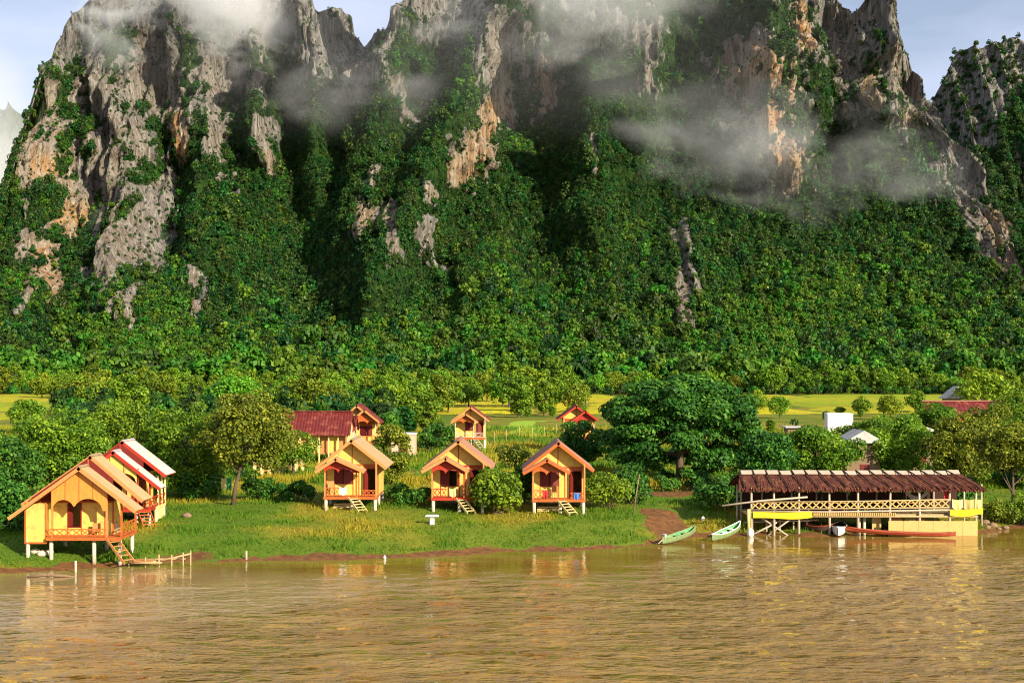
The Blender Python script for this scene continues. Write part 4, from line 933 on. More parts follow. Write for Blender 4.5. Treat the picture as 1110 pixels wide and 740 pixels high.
# ------------------------------------------------------------------ boats
def boat(name, label, a, b, beam, depth, sheer, hullm, inm, rimm, motor=False):
    a = Vector(a); b = Vector(b); d = b - a; L = d.length; yaw = math.atan2(d.y, d.x); pitch = math.asin(d.z / L)
    g = bpy.data.objects.new(name, None); C.objects.link(g); g.location = (a + b) / 2; g.rotation_euler = (0, -pitch, yaw); tag(g, label, 'boat')
    n = 22; sec = 9
    def prof(inner):
        V = []
        for i in range(n + 1):
            u = i / n * 2 - 1; wd = beam / 2 * max(0.06, (1 - abs(u) ** 2.6)) - inner; wd = max(wd, .02)
            zt_ = depth * .55 + sheer * abs(u) ** 3; zb_ = -depth * .45 + sheer * .75 * abs(u) ** 3 + inner
            for j in range(sec):
                s = j / (sec - 1) * 2 - 1; V.append((u * (L / 2 - inner), wd * math.sin(s * math.pi / 2), zt_ - (zt_ - zb_) * (1 - abs(s) ** 3.0)))
        return V
    def faces(off, rev):
        return [((i * sec + j + off, (i + 1) * sec + j + off, (i + 1) * sec + j + 1 + off, i * sec + j + 1 + off) if not rev else (i * sec + j + 1 + off, (i + 1) * sec + j + 1 + off, (i + 1) * sec + j + off, i * sec + j + off)) for i in range(n) for j in range(sec - 1)]
    mb = MB(); mb.add(prof(0), faces(0, True)); mb.build('hull', M[hullm], g, True)
    mb = MB(); mb.add(prof(.03), faces(0, False)); mb.build('inner_hull', M[inm], g, True)
    V = prof(0)
    for s in (0, sec - 1):
        mb = MB(); mb.tube([Vector(V[i * sec + s]) + Vector((0, 0, .01)) for i in range(n + 1)], .035, 6); mb.build('gunwale', M[rimm], g, True)
    for u in (-.45, -.05, .4):
        wd = beam / 2 * (1 - abs(u) ** 2.6); mb = MB(); mb.box(u * L / 2 - .12, u * L / 2 + .12, -wd + .04, wd - .04, depth * .30, depth * .34); mb.build('seat', M[rimm], g)
    if motor:
        mb = MB(); mb.box(-L * .46, -L * .40, -.12, .12, depth * .6, depth * .6 + .32); mo = mb.build('motor', M['stone'], g)
        mb = MB(); mb.tube([(-L * .45, 0, depth * .7), (-L * .62, 0, depth * .2)], .03, 6); mb.build('shaft', M['white'], mo, True)
    return g
def wz(px, py, z): d = (CAMZ - z) * FPX / (py - HY); return (PX(px, d), d, z)
boat('boat', 'light green canoe drawn up beside the bare earth landing', wz(718, 588.5, .10), wz(754, 575.5, .55), .78, .36, .18, 'pale_boat', 'green_boat', 'pale_boat', True)
boat('boat', 'green canoe moored at the corner post of the restaurant', wz(772, 585.5, .10), wz(803, 571, .68), .82, .38, .20, 'pale_boat', 'green_boat', 'whitepaint')
boat('boat', 'long red wooden boat lying along the bamboo mat screen', (PX(918, 92.6), 93.0, .30), (PX(1036, 91.9), 91.9, .06), .75, .20, .20, 'red_boat', 'red_boat', 'red_boat')
boat('boat', 'small white boat under the restaurant deck', (PX(909, 92.0), 92.2, .26), (PX(912, 95.2), 95.4, .3), .95, .55, .1, 'whitepaint', 'dark_boat', 'whitepaint')
boat('boat', 'dark wooden boat moored under the deck left of the white boat', (PX(872, 94), 94.6, .3), (PX(904, 92.8), 93.2, .3), .9, .45, .2, 'dark_boat', 'dark_boat', 'red_boat')

# ------------------------------------------------------------------ things on the bank
def post_thing(name, label, cat, p, h, r, mat, lean=(0, 0), group=None):
    mb = MB(); mb.tube([(0, 0, -.4), (lean[0] * .5, lean[1] * .5, h * .5), (lean[0], lean[1], h)], [r, r * .95, r * .85], 7)
    return tag(mb.build(name, M[mat], None, True, p), label, cat, group)
g = thing('garden_table', 'white concrete table standing alone on the grass', 'table', at_px(468.5, 90.5))
mb = MB(); mb.ext([(-.42, .52), (.42, .52), (.40, .60), (-.40, .60)], -.3, .3); mb.build('table_top', M['whitepaint'], g)
mb = MB(); mb.box(-.14, .14, -.12, .12, -.2, .515); mb.build('pedestal', M['whitepaint'], g)
post_thing('mooring_post', 'short mooring post standing in the shallow water below the lawn', 'post', (PX(267, 81.0), 81.0, 0), .55, .07, 'post')
post_thing('mooring_post', 'short pale mooring post in the water before the orange gabled house', 'post', (PX(82, 76.3), 76.3, 0), .62, .07, 'white')
post_thing('leaning_pole', 'tall thin pole leaning in front of the broad dark tree', 'pole', at_px(686, 95.5), 2.7, .045, 'wood', (.45, 0))
g = thing('jetty', 'low broken bamboo jetty at the stair foot of the orange house', 'jetty', (PX(165, 78.3), 78.3, .25))
for (a, b) in (((-1.35, 0, .02), (.2, .1, .05)), ((.3, .2, .05), (2.05, .6, .42)), ((-1.3, .8, .05), (1.7, 1.0, .08)), ((-1.1, -.3, .0), (.6, -.2, .02))):
    mb = MB(); mb.tube([a, b], .05, 6); mb.build('rail', M['bamboo'], g, True)
for (x, y, h) in ((-1.3, 0, .2), (-.4, .05, .3), (.35, .1, .45), (1.0, .35, .4), (1.6, .5, .5), (2.0, .6, .6)):
    mb = MB(); mb.tube([(x, y, -.9), (x, y, h)], .04, 6); mb.build('post', M['bamboo'], g, True)
for i in range(6): mb = MB(); mb.box(-1.25 + i * .22, -1.06 + i * .22, -.25, .75, .06, .09); mb.build('plank', M['tan'], g)
mb = MB(); mb.tube([(-1.2, 0, 0), (-.3, .15, .08), (.6, .05, .05), (1.3, .2, -.02)], [.05, .09, .08, .03], 7); mb.tube([(-.2, .1, .08), (.1, .3, .3)], [.04, .02], 5)
tag(mb.build('driftwood', M['wood'], None, True, (PX(55, 74.6), 74.4, .03)), 'dark driftwood log floating by the water edge', 'log')
def stone(px, d, r, label, seed, mat='stone', group=None):
    rr = np.random.default_rng(seed); mb = MB(); n, k = 9, 6; x, y, z = at_px(px, d)
    for i in range(k + 1):
        t_ = math.pi * i / k
        for j in range(n): u = 2 * math.pi * j / n; q = r * (.8 + .4 * rr.random()); mb.v.append((q * 1.2 * math.sin(t_) * math.cos(u), q * math.sin(t_) * math.sin(u), q * .7 * math.cos(t_)))
    for i in range(k):
        for j in range(n): mb.f.append((i * n + j, (i + 1) * n + j, (i + 1) * n + (j + 1) % n, i * n + (j + 1) % n))
    return tag(mb.build('stone', M[mat], None, True, (x, y, z + r * .3)), label, 'stone', group)
stone(203, 92, .28, 'brown stone on the lawn beside the white roofed house', 1, 'wood')
for i, (px, d) in enumerate(((1064, 96.2), (1070, 96), (1076, 96.8), (1083, 96.4), (1090, 97), (1068, 97.2))):
    stone(px, d, .15 + .07 * (i % 3), 'red brown boulder on the bank right of the restaurant', 20 + i, 'wood', 'boulders on the bank beside the restaurant')
for i, (px, d) in enumerate(((38, 79.5), (46, 79.2), (53, 79.6))):
    stone(px, d, .26, 'pale rounded stone stored under the orange gabled house', 40 + i, 'white', 'stones under the orange house')
# planks stored under the front bungalows
for (px, lb) in ((375, 'pale planks stored under the bungalow with cream roof'), (596, 'pale planks stored under the orange and yellow bungalow')):
    g = thing('plank_pile', lb, 'planks', at_px(px, 95.6))
    for i in range(3): mb = MB(); mb.beam((-.85, .1 * i, .1 + .11 * i), (.75, .15 * i + .05, .12 + .11 * i), .22, .08); mb.build('plank', M['cream'], g)
cloth('garment', 'pale yellow garment hanging beside the olive tree trunk', 'cloth', (PX(240, 99), 99, 3.35), .32, .75, 'yellowcloth', 31)
cloth('garment', 'green garment hanging beside the olive tree trunk', 'cloth', (PX(245.5, 99), 99, 3.4), .36, .85, 'greencloth', 33)
mb = MB(); a = P(228, 517, 99); mb.tube([(0, 0, 0), (1.0, .0, -.06), (2.2, 0, .02)], .012, 5); tag(mb.build('clothes_line', M['post'], None, True, a), 'thin clothes line strung beside the olive tree trunk', 'line')
for (px, y_off, z_, w, h, mt, lb) in ((368, -1.30, 1.60, .5, .5, 'whitepaint', 'white towel over the porch rail of the cream roofed bungalow'), (487, -1.30, 1.60, .45, .55, 'yellowcloth', 'pale cloth over the porch rail of the red gabled bungalow'),
                                     (622, -1.30, 1.42, .4, .45, 'bluecloth', 'blue cloth over the small rail of the orange bungalow'), (588, -1.30, 1.60, .35, .5, 'redcloth', 'red cloth over the porch rail of the orange bungalow')):
    x = PX(px, 94.8); cloth('cloth', lb, 'cloth', (x, 96 + y_off, gz(x, 96) - .05 + z_), w, h, mt, px)
def chair(px, d, zo, label):
    x, y, z = at_px(px, d); g = thing('chair', label, 'chair', (x, y, z + zo), R.uniform(-.5, .5))
    mb = MB(); mb.box(-.22, .22, -.22, .22, .40, .44); mb.build('seat', M['tan'], g)
    mb = MB(); mb.box(-.22, .22, .19, .23, .45, .88); mb.build('backrest', M['tan'], g)
    for a in (-.19, .19):
        for b in (-.19, .19): mb = MB(); mb.box(a - .02, a + .02, b - .02, b + .02, 0, .40); mb.build('leg', M['wood'], g)
chair(359, 95.4, .95, 'wooden chair on the porch of the cream roofed bungalow')
chair(600, 95.4, .95, 'wooden chair on the porch of the orange bungalow')
chair(104, 79.0, 1.3, 'wooden chair on the deck of the orange gabled house')
g = thing('water_jar', 'pale clay water jar on the side deck of the orange gabled house', 'jar', (PX(124.5, 80.3), 80.3, gz(PX(124, 80), 80.3) + 1.28))
mb = MB(); mb.tube([(0, 0, 0), (0, 0, .12), (0, 0, .35), (0, 0, .55), (0, 0, .62)], [.12, .2, .24, .15, .17], 10); mb.build('body', M['white'], g, True)
mb = MB(); mb.tube([(0, 0, .62), (0, 0, .66)], [.18, .16], 10); mb.build('lid', M['wood'], g, True)
# tables on the restaurant deck
for i, x in enumerate((2.2, 4.6, 7.0, 9.4, 11.8)):
    g = thing('low_table', 'low wooden table on the restaurant deck, %s from the left' % ['first', 'second', 'third', 'fourth', 'fifth'][i], 'table', (X0 + x, DD + 1.7, 1.40), 0, 'tables on the restaurant deck')
    mb = MB(); mb.box(-.55, .55, -.4, .4, .62, .67); mb.build('table_top', M['tan'], g)
    for a in (-.5, .5):
        for b in (-.35, .35): mb = MB(); mb.box(a - .03, a + .03, b - .03, b + .03, 0, .62); mb.build('leg', M['wood'], g)
# fence round the lawn
g = thing('fence', 'thin post and wire fence round the bright lawn', 'fence', (0, 0, 0))
fp_ = [(536, 178), (549, 186), (563, 192), (577, 190), (590, 196), (603, 205), (617, 215)]
pts_ = [at_px(c, d) for c, d in fp_]
for q in pts_: mb = MB(); mb.tube([(q[0], q[1], q[2] - .3), (q[0], q[1], q[2] + 1.5)], .04, 6); mb.build('post', M['bamboo'], g, True)
for h in (.7, 1.3): mb = MB(); mb.tube([(q[0], q[1], q[2] + h) for q in pts_], .008, 4); mb.build('wire', M['wood'], g, True)
g = thing('fence', 'row of cream fence posts behind the olive tree', 'fence', (0, 0, 0))
for i, c in enumerate((276, 284, 292, 300, 307, 314, 321, 328)):
    q = at_px(c, 116 + i * 1.2); mb = MB(); mb.box(q[0] - .12, q[0] + .12, q[1] - .12, q[1] + .12, q[2] - .3, q[2] + 1.45); mb.build('post', M['cream'], g)
for h in (.6, 1.1): mb = MB(); a = at_px(276, 116); b = at_px(328, 124.4); mb.beam((a[0], a[1], a[2] + h), (b[0], b[1], b[2] + h), .06, .1); mb.build('rail', M['tan'], g)

# ------------------------------------------------------------------ rice fields
m, t, out = new_mat('ripening_rice')
ob = t.nodes.new('ShaderNodeObjectInfo').outputs['Random']; p = pos(t)
c = mixc(t, ob, (0.26, 0.36, 0.010), (0.62, 0.50, 0.015))
c = mixc(t, mrange(t, noise(t, p, 0.08, 5, .6, (1, .35, 1)), .38, .66, 0, .6), c, (0.30, 0.20, 0.03))
c = mixc(t, mrange(t, noise(t, p, 0.5, 4, .6, (1, .3, 1)), .4, .7, 0, .5), c, (0.12, 0.20, 0.012))
b = N(t, 'ShaderNodeBsdfPrincipled', Roughness=.85); b.inputs['Specular IOR Level'].default_value = .1; t.links.new(c, b.inputs['Base Color'])
bn = N(t, 'ShaderNodeBump', Strength=.8, Distance=.4); t.links.new(noise(t, p, 2.5, 4), bn.inputs['Height']); t.links.new(bn.outputs[0], b.inputs['Normal']); t.links.new(b.outputs[0], out.inputs['Surface'])
M['rice'] = m
def field(x0, x1, y0, y1, h=.5, mat='rice', name='rice_field'):
    nxx = max(2, int((x1 - x0) / 6)); nyy = 8; mb = MB(); V = []
    for j in range(nyy + 1):
        for i in range(nxx + 1):
            x = x0 + (x1 - x0) * i / nxx; y = y0 + (y1 - y0) * j / nyy; e = 0 if (i in (0, nxx) or j in (0, nyy)) else 1
            x += (R.random() - .5) * 1.2; V.append((x, y, gz(x, y) + (h + R.uniform(-.05, .05) if e else -.1)))
    for j in range(nyy):
        for i in range(nxx): a = j * (nxx + 1) + i; mb.f.append((a, a + 1, a + nxx + 2, a + nxx + 1))
    mb.v = V; o = mb.build(name, M[mat], None, True); tag(o, None, None, None, 'structure'); return o
for (y0, y1, w) in ((296, 338, 46), (341, 392, 60), (396, 452, 70), (456, 506, 80)):
    x = -.42 * y1 - R.uniform(0, 30)
    while x < .42 * y1:
        k = w * R.uniform(.7, 1.4); field(x, x + k - 1.2, y0 + R.uniform(0, 3), y1); x += k
field(-.42 * 240, PX(55, 240), 182, 236); field(-.42 * 290, PX(60, 290), 240, 290)
m2 = paint('mown_lawn', (0.22, 0.38, 0.010), (0.28, 0.36, 0.012), .9, .4, .9); M['lawn'] = m2
o = field(PX(528, 200), PX(612, 210), 190, 262, .12, 'lawn', 'lawn')

# ------------------------------------------------------------------ near trees and shrubs
def pos_tree(px, d): return at_px(px, d)
tree('broad_tree', 'very broad dark green spreading tree beside the orange bungalow', at_px(737, 117), 9, 7.7, 6.4, 4.9, 4.4, 'leaf_big', 38000, .34, n=190, lr=.95, r=.30, seed=3, low=-.75, nb=22, squash=.6, up=.7, rnd=.5, wid=.6)
tree('olive_tree', 'olive green tree with bare leaning trunk on the lawn edge', at_px(252, 97), 7, 3.3, 3.0, 3.1, 4.75, 'leaf_olive', 24000, .22, n=130, lr=.74, r=.13, seed=4, lean=(1.1, .4), nb=12, low=-.85, off=(1.1, .2))
tree('leafy_tree', 'tall green tree right behind the white roofed house', at_px(203, 103), 7, 3.4, 3.0, 3.9, 3.7, 'leaf_green', 15000, 0.24, n=90, lr=0.75, r=.2, seed=5, low=-1.0)
tree('leafy_tree', 'green tree rising behind the ridge of the white roofed house', at_px(137, 108), 7, 4.2, 3.0, 3.9, 3.6, 'leaf_green', 15000, 0.25, n=90, lr=0.8, r=.2, seed=6, low=-1.0)
tree('leafy_tree', 'dense green tree behind the left roof slope of the orange house', at_px(68, 101), 7, 4.2, 3.0, 3.6, 3.3, 'leaf_green', 15000, 0.25, n=90, lr=0.8, r=.2, seed=7, low=-1.0)
tree('leafy_tree', 'dark green tree at the left edge behind the orange house', at_px(-4, 96), 6, 3.6, 3.0, 2.3, 2.6, 'leaf_big', 11000, 0.26, n=60, lr=0.8, r=.2, seed=8, low=-.9)
tree('leafy_tree', 'green tree cut by the left edge beside the rice field', at_px(-40, 120), 6, 3.8, 3.0, 2.6, 3.2, 'leaf_green', 5000, .32, n=26, lr=1.2, r=.2, seed=9, low=-1.0)
tree('leafy_tree', 'small green tree between olive tree and red roofed long house', at_px(318, 118), 4, 2.2, 2.0, 1.9, 2.4, 'leaf_green', 6000, 0.22, n=40, lr=0.6, r=.1, seed=10, low=-1.0)
tree('leafy_tree', 'tall shrubby tree behind the cream roofed bungalow on its right', at_px(424, 112), 4, 2.0, 1.8, 2.4, 2.4, 'leaf_olive', 7000, 0.22, n=45, lr=0.55, r=.1, seed=12, low=-1.0)
tree('leafy_tree', 'slender tree with dark trunk at the right edge of the bank', at_px(1098, 99), 6, 2.6, 2.3, 2.0, 5.0, 'leaf_olive', 9000, 0.25, n=50, lr=0.7, r=.12, seed=13, low=-.7)
tree('leafy_tree', 'olive tree above the right end of the restaurant roof', at_px(1040, 108), 6, 3.0, 2.6, 2.6, 3.6, 'leaf_olive', 11000, 0.25, n=60, lr=0.75, r=.16, seed=14, low=-1.0)
tree('leafy_tree', 'bright green tree behind the right half of the thatched roof', at_px(975, 113), 6, 3.3, 2.6, 2.7, 3.2, 'leaf_green', 11000, 0.25, n=60, lr=0.75, r=.16, seed=15, low=-1.0)
tree('leafy_tree', 'green tree left of the grey tin hut behind the thatch', at_px(885, 109), 6, 3.8, 2.6, 2.2, 2.9, 'leaf_green', 11000, 0.25, n=60, lr=0.75, r=.16, seed=16, low=-1.0)
tree('leafy_tree', 'dark leafy tree between the broad tree and the restaurant roof', at_px(830, 106), 6, 2.6, 2.4, 2.2, 2.6, 'leaf_big', 9000, 0.27, n=50, lr=0.75, r=.16, seed=17, low=-.9)
tree('leafy_tree', 'olive tree in front of the red roofed wing', at_px(1075, 128), 6, 3.0, 2.6, 2.8, 3.8, 'leaf_olive', 9000, 0.27, n=50, lr=0.8, r=.16, seed=18, low=-.9)
tree('leafy_tree', 'bushy tree below the distant dark hut on the right side', at_px(1012, 134), 6, 3.4, 2.8, 3.0, 3.8, 'leaf_green', 9000, 0.28, n=50, lr=0.85, r=.16, seed=19, low=-1.0)
tree('leafy_tree', 'low bright tree right of the white block building', at_px(950, 140), 5, 3.0, 2.6, 2.2, 2.6, 'leaf_green', 8000, 0.28, n=45, lr=0.8, r=.15, seed=20, low=-1.0)
tree('leafy_tree', 'small olive tree left of the white block building', at_px(858, 132), 4, 3.0, 2.4, 1.8, 2.0, 'leaf_olive', 7000, 0.28, n=45, lr=0.7, r=.12, seed=22, low=-1.0)
tree('leafy_tree', 'tree partly cut by the right edge beyond the slender tree', at_px(1126, 112), 6, 3.2, 2.8, 3.2, 3.6, 'leaf_green', 9000, 0.27, n=50, lr=0.8, r=.16, seed=23, low=-1.0)
bush('leafy_bush', 'large leafy bush covering the right half of the red gabled bungalow', at_px(541, 94.6), 1.9, 1.5, 1.9, 'leaf_green', 3400, .30, n=18, seed=31)
bush('leafy_bush', 'dark bush between the two bungalows left of the leafy one', at_px(441, 97.5), 1.7, 1.2, .85, 'leaf_big', 2600, .24, n=18, seed=32)
bush('leafy_bush', 'green bush against the left wall of the orange bungalow', at_px(566, 100), 1.3, 1.2, 1.7, 'leaf_big', 2400, .26, n=14, seed=33)
bush('leafy_bush', 'round green bush right of the orange bungalow', at_px(660, 97.5), 1.9, 1.5, 1.45, 'leaf_green', 3200, .24, n=18, seed=34)
bush('leafy_bush', 'dark bush under the broad tree beside the leaning pole', at_px(684, 100), 1.6, 1.3, 1.6, 'leaf_big', 2600, .26, n=16, seed=35)
bush('leafy_bush', 'dark shrub left of the orange gabled house at the water', at_px(4, 84.5), 2.0, 1.6, 1.9, 'leaf_big', 3200, .28, n=18, seed=36)
bush('leafy_bush', 'low dark shrub below the left side of the orange house', at_px(22, 86.5), 1.9, 1.5, 1.5, 'leaf_big', 2800, .26, n=16, seed=37)
bush('leafy_bush', 'dark shrub under the crown beside the white roofed house', at_px(214, 101), 2.0, 1.4, 1.2, 'leaf_big', 2600, .24, n=16, seed=38)
bush('leafy_bush', 'low dark shrub left of the cream roofed bungalow', at_px(322, 99.5), 1.7, 1.2, .8, 'leaf_big', 2200, .22, n=16, seed=39)
bush('leafy_bush', 'low dark shrub behind the olive tree trunk', at_px(285, 101), 1.9, 1.2, .9, 'leaf_big', 2200, .22, n=16, seed=40)
bush('leafy_bush', 'dark shrub on the bank left of the restaurant corner', at_px(790, 100), 2.4, 1.5, 1.5, 'leaf_big', 3000, .26, n=18, seed=41)
bush('leafy_bush', 'dark shrub behind the two green boats under the broad tree', at_px(742, 109), 2.6, 1.5, 1.0, 'leaf_big', 2600, .26, n=18, seed=42)
bush('leafy_bush', 'scrub at the water edge right of the mat screen', at_px(1084, 98.5), 1.6, 1.3, .95, 'leaf_olive', 2200, .2, n=16, seed=43)
bush('leafy_bush', 'green scrub at the right edge of the river bank', at_px(1112, 98.5), 1.6, 1.3, 1.2, 'leaf_green', 2200, .2, n=16, seed=44)
for i, (px, d, rr) in enumerate(((825, 99.5, 1.5), (860, 99.5, 1.4), (895, 99.8, 1.5), (930, 100, 1.4), (965, 100.4, 1.5), (1000, 100.6, 1.4), (1035, 100.8, 1.5))):
    bush('leafy_bush', 'dark shrub in the shade behind the restaurant posts', at_px(px, d), 1.9, 1.2, rr, 'leaf_big', 2000, .26, n=14, seed=50 + i, group='shrubs behind the restaurant')
tree('leafy_tree', 'dark small tree hiding the foot of the red trimmed bungalow', at_px(632, 126), 5, 2.3, 2.0, 2.3, 2.6, 'leaf_big', 6000, .28, n=40, lr=.65, r=.12, seed=71, low=-1.0)
tree('leafy_tree', 'green tree hiding the middle of the right edge red roof', at_px(1094, 148), 5, 3.0, 2.6, 3.3, 4.4, 'leaf_green', 7000, .30, n=44, lr=.9, r=.15, seed=73, low=-1.0)
bush('leafy_bush', 'leafy bush hiding the foot of the white block building', at_px(913, 141), 3.0, 1.6, 2.3, 'leaf_green', 4200, .3, n=26, seed=72)
bush('leafy_bush', 'brown green bush on the slope above the red gabled bungalow', at_px(556, 128), 1.6, 1.3, 1.3, 'leaf_olive', 1800, .26, n=12, seed=60)
bush('leafy_bush', 'small bush on the slope left of the back row bungalow', at_px(468, 160), 2.0, 1.5, 1.3, 'leaf_big', 1600, .3, n=12, seed=61)
bush('leafy_bush', 'dark thicket below the back row bungalow with white posts', at_px(478, 176), 2.6, 1.5, 1.7, 'leaf_big', 1800, .34, n=14, seed=62)

# ------------------------------------------------------------------ trees between the village and the mountain
rng = np.random.default_rng(77)
KIND = []
for i in range(7):
    rx = [3.4, 3.0, 3.8, 2.4, 3.2, 4.2, 2.2][i]; rz = [3.4, 4.0, 3.2, 4.4, 3.6, 3.4, 3.4][i]
    me, cs = crown_mesh('crown', rng, rx, rx, rz, 44, rx * .27, rz + [.5, .3, .4, .2, .5, .8, .1][i], 3200, .46, M['leaf_belt' if i % 3 else 'leaf_green'], -1.0, wid=.7)
    tm = trunk_mb(rng, rz * 1.6, .17, cs, 7); tme = bpy.data.meshes.new('trunk'); tme.from_pydata(tm.v, [], tm.f); tme.materials.append(M['bark']); KIND.append((me, tme))
def far_tree(px, d, k, s, name, label, group, sz=1.0):
    x = PX(px, d); o = thing(name, label, 'tree', (x, d, gz(x, d)), R.uniform(0, 6.28), group); o.scale = (s, s, s * sz)
    link('crown', KIND[k][0], None, o); link('trunk', KIND[k][1], None, o); return o
for i in range(120):
    px = -25 + 1160 * i / 119 + R.uniform(-9, 9); d = R.uniform(509, 556); k = R.randrange(7)
    far_tree(px, d, k, R.uniform(.55, 1.5), 'field_edge_tree', 'leafy tree in the row along the far edge of the rice fields', 'trees along the far field edge')
for i in range(62):
    px = R.uniform(40, 485); d = R.uniform(215, 480); k = R.randrange(7)
    if px < 75 and d < 430: d = R.uniform(430, 490)
    if 475 < px and d < 300: continue
    far_tree(px, d, k, R.uniform(.85, 1.3), 'meadow_tree', 'leafy tree in the grove behind the long red roof', 'grove behind the left houses')
for (px, d, k, s, lb) in ((552, 330, 3, 1.5, 'slim tree standing left of the tiny field hut'), (575, 300, 4, 1.35, 'dark tree nearest the lawn behind the fence'), (598, 340, 1, 1.5, 'tall tree just left of the tiny field hut'), (612, 380, 0, 1.4, 'tree beside the tiny field hut on its left'),
                          (590, 285, 6, 1.1, 'slim tree left of the red trimmed bungalow behind the lawn'), (562, 275, 1, 1.05, 'oval tree above the right end of the lawn fence'), (545, 345, 4, 1.2, 'full tree between the lawn and the slim tree'), (486, 300, 0, 1.1, 'round tree left above the white posted bungalow'), (508, 345, 2, 1.1, 'broad tree straight above the white posted bungalow'), (470, 290, 4, 1.2, 'full tree right above the pink shed'), (625, 300, 5, .9, 'low wide tree above the red trimmed bungalow'), (820, 300, 2, .75, 'low broad tree right of the very broad tree'), (845, 270, 5, .6, 'low wide tree left above the white block'), (935, 285, 2, .6, 'low broad tree right above the white block'), (965, 262, 5, .65, 'low wide tree on the near side of the right rice field'), (992, 300, 0, .7, 'low round tree left of the distant grey hut'),
                          (528, 400, 2, 1.2, 'rounded tree above the back row bungalow with white posts'), (1068, 255, 5, 1.25, 'dark round tree right of the distant grey roofed hut'), (700, 470, 2, 1.3, 'tree showing over the left side of the broad tree'),
                          (455, 230, 0, 1.0, 'tree between the orange gable bungalow and the shed'), (428, 215, 4, 1.0, 'tree right behind the orange gable back bungalow'), (465, 205, 6, .9, 'small tree left of the white posted bungalow'), (30, 205, 5, .7, 'low tree at the left rice field corner')):
    far_tree(px, d, k, s, 'field_tree', lb, None)
for i in range(22):
    px = R.choice([R.uniform(400, 480), R.uniform(560, 640), R.uniform(820, 1000), R.uniform(1040, 1110)]); d = R.uniform(178, 300)
    if 480 < px < 630 and d < 262: d = R.uniform(264, 300)
    x = PX(px, d)
    b_ = far_tree(px, d, R.choice((5, 6, 2)), R.uniform(.28, .42), 'field_shrub', 'small shrub on the field margin', 'shrubs on the field margins', .8)
n = 1000; fy = rng.uniform(508, 566, n); fx = rng.uniform(-.42, .42, n) * fy
scatter('undergrowth', 'low undergrowth below the trees along the far field edge', np.stack([fx, fy, ground_z(fx, fy) - .4], 1), .28 + .35 * rng.random(n), rng.integers(0, 9, n), rng)
n = 900; fy = rng.uniform(196, 480, n); fpx = rng.uniform(62, 480, n); fx = (fpx - CX) / FPX * fy; ok = (fpx < 440) | (fy > 300); fx = fx[ok]; fy = fy[ok]; n = len(fx)
scatter('undergrowth', 'thick undergrowth in the grove behind the left houses', np.stack([fx, fy, ground_z(fx, fy) - .4], 1), .26 + .36 * rng.random(n), rng.integers(0, 9, n), rng)
n = 420; fy = rng.uniform(112, 190, n); fpx = np.where(rng.random(n) < .35, rng.uniform(-20, 300, n), rng.uniform(660, 1130, n)); fx = (fpx - CX) / FPX * fy
scatter('undergrowth', 'low scrub between the trees on both sides of the village', np.stack([fx, fy, ground_z(fx, fy) - .3], 1), .10 + .17 * rng.random(n), rng.integers(0, 9, n), rng)
SHAPE = ['round crowned', 'upright oval', 'broad', 'tall narrow', 'full rounded', 'wide spreading', 'slim']
ORD = ['first', 'second', 'third', 'fourth', 'fifth', 'sixth', 'seventh', 'eighth', 'ninth', 'tenth', 'eleventh', 'twelfth']
def px_of(o): return CX + FPX * o.location.x / o.location.y
def name_rows(prefix, zones, tail, fixed=None):
    rows = {}
    for o in [o for o in C.objects if o.name.split('.')[0] == prefix and o.get('group')]:
        px = px_of(o); z = next((n for lim, n in zones if px < lim), zones[-1][1])
        k = fixed or SHAPE[next(i for i in range(7) if KIND[i][0] == o.children[0].data)]
        rows.setdefault((z, k), []).append((px, o))
    for (z, k), lst in rows.items():
        lst.sort(key=lambda q: q[0])
        for i, (px, o) in enumerate(lst):
            o['label'] = '%s %s %s' % (k, tail, z) + ('' if len(lst) == 1 else ', %s from the left' % ORD[min(i, 11)])
name_rows('meadow_tree', [(110, 'behind the orange gabled house'), (190, 'behind the white roofed house'), (300, 'behind the olive tree'), (385, 'behind the long red roof'), (999, 'left of the white posted bungalow')], 'grove tree')
name_rows('field_edge_tree', [(110, 'above the orange gabled house'), (230, 'above the white roofed house'), (320, 'above the olive tree'), (430, 'above the long red roof'), (560, 'above the back row bungalow'), (690, 'above the tiny field hut'), (830, 'above the broad tree'), (960, 'above the white block'), (1999, 'above the far grey hut')], 'far field edge tree')
name_rows('field_shrub', [(490, 'near the pink shed'), (690, 'near the fenced lawn'), (1010, 'near the white block building'), (1999, 'near the distant grey hut')], 'shrub on the field margin', 'small')
for grp, txt in (('shrubs behind the restaurant', 'dark shrub behind the restaurant posts, %s from the left'), ('boulders on the bank beside the restaurant', 'red brown boulder right of the restaurant, %s from the left'), ('stones under the orange house', 'pale stone under the orange gabled house, %s from the left')):
    for i, o in enumerate(sorted([o for o in C.objects if o.get('group') == grp and o.parent is None], key=lambda o: o.location.x / o.location.y)): o['label'] = txt % ORD[i]
X_, z_ = on_face(716, 362)
g = thing('bare_tree', 'tall pale bare trunk tree standing out on the forested slope', 'tree', (X_, 672, z_ - 2))
mb = MB(); mb.tube([(0, 0, 0), (.3, 0, 9), (-.4, 0, 19)], [.55, .42, .26], 7); mb.tube([(-.4, 0, 18), (-2.2, 0, 21)], [.2, .1], 5); mb.tube([(-.4, 0, 18.5), (2.0, .5, 21.5)], [.2, .1], 5); mb.build('trunk', M['palebark'], g, True)
me, cs = crown_mesh('crown', np.random.default_rng(5), 6.5, 5, 2.6, 14, 1.8, 23, 700, 1.0, M['leaf_far_bright'], -.3); link('crown', me, None, g)

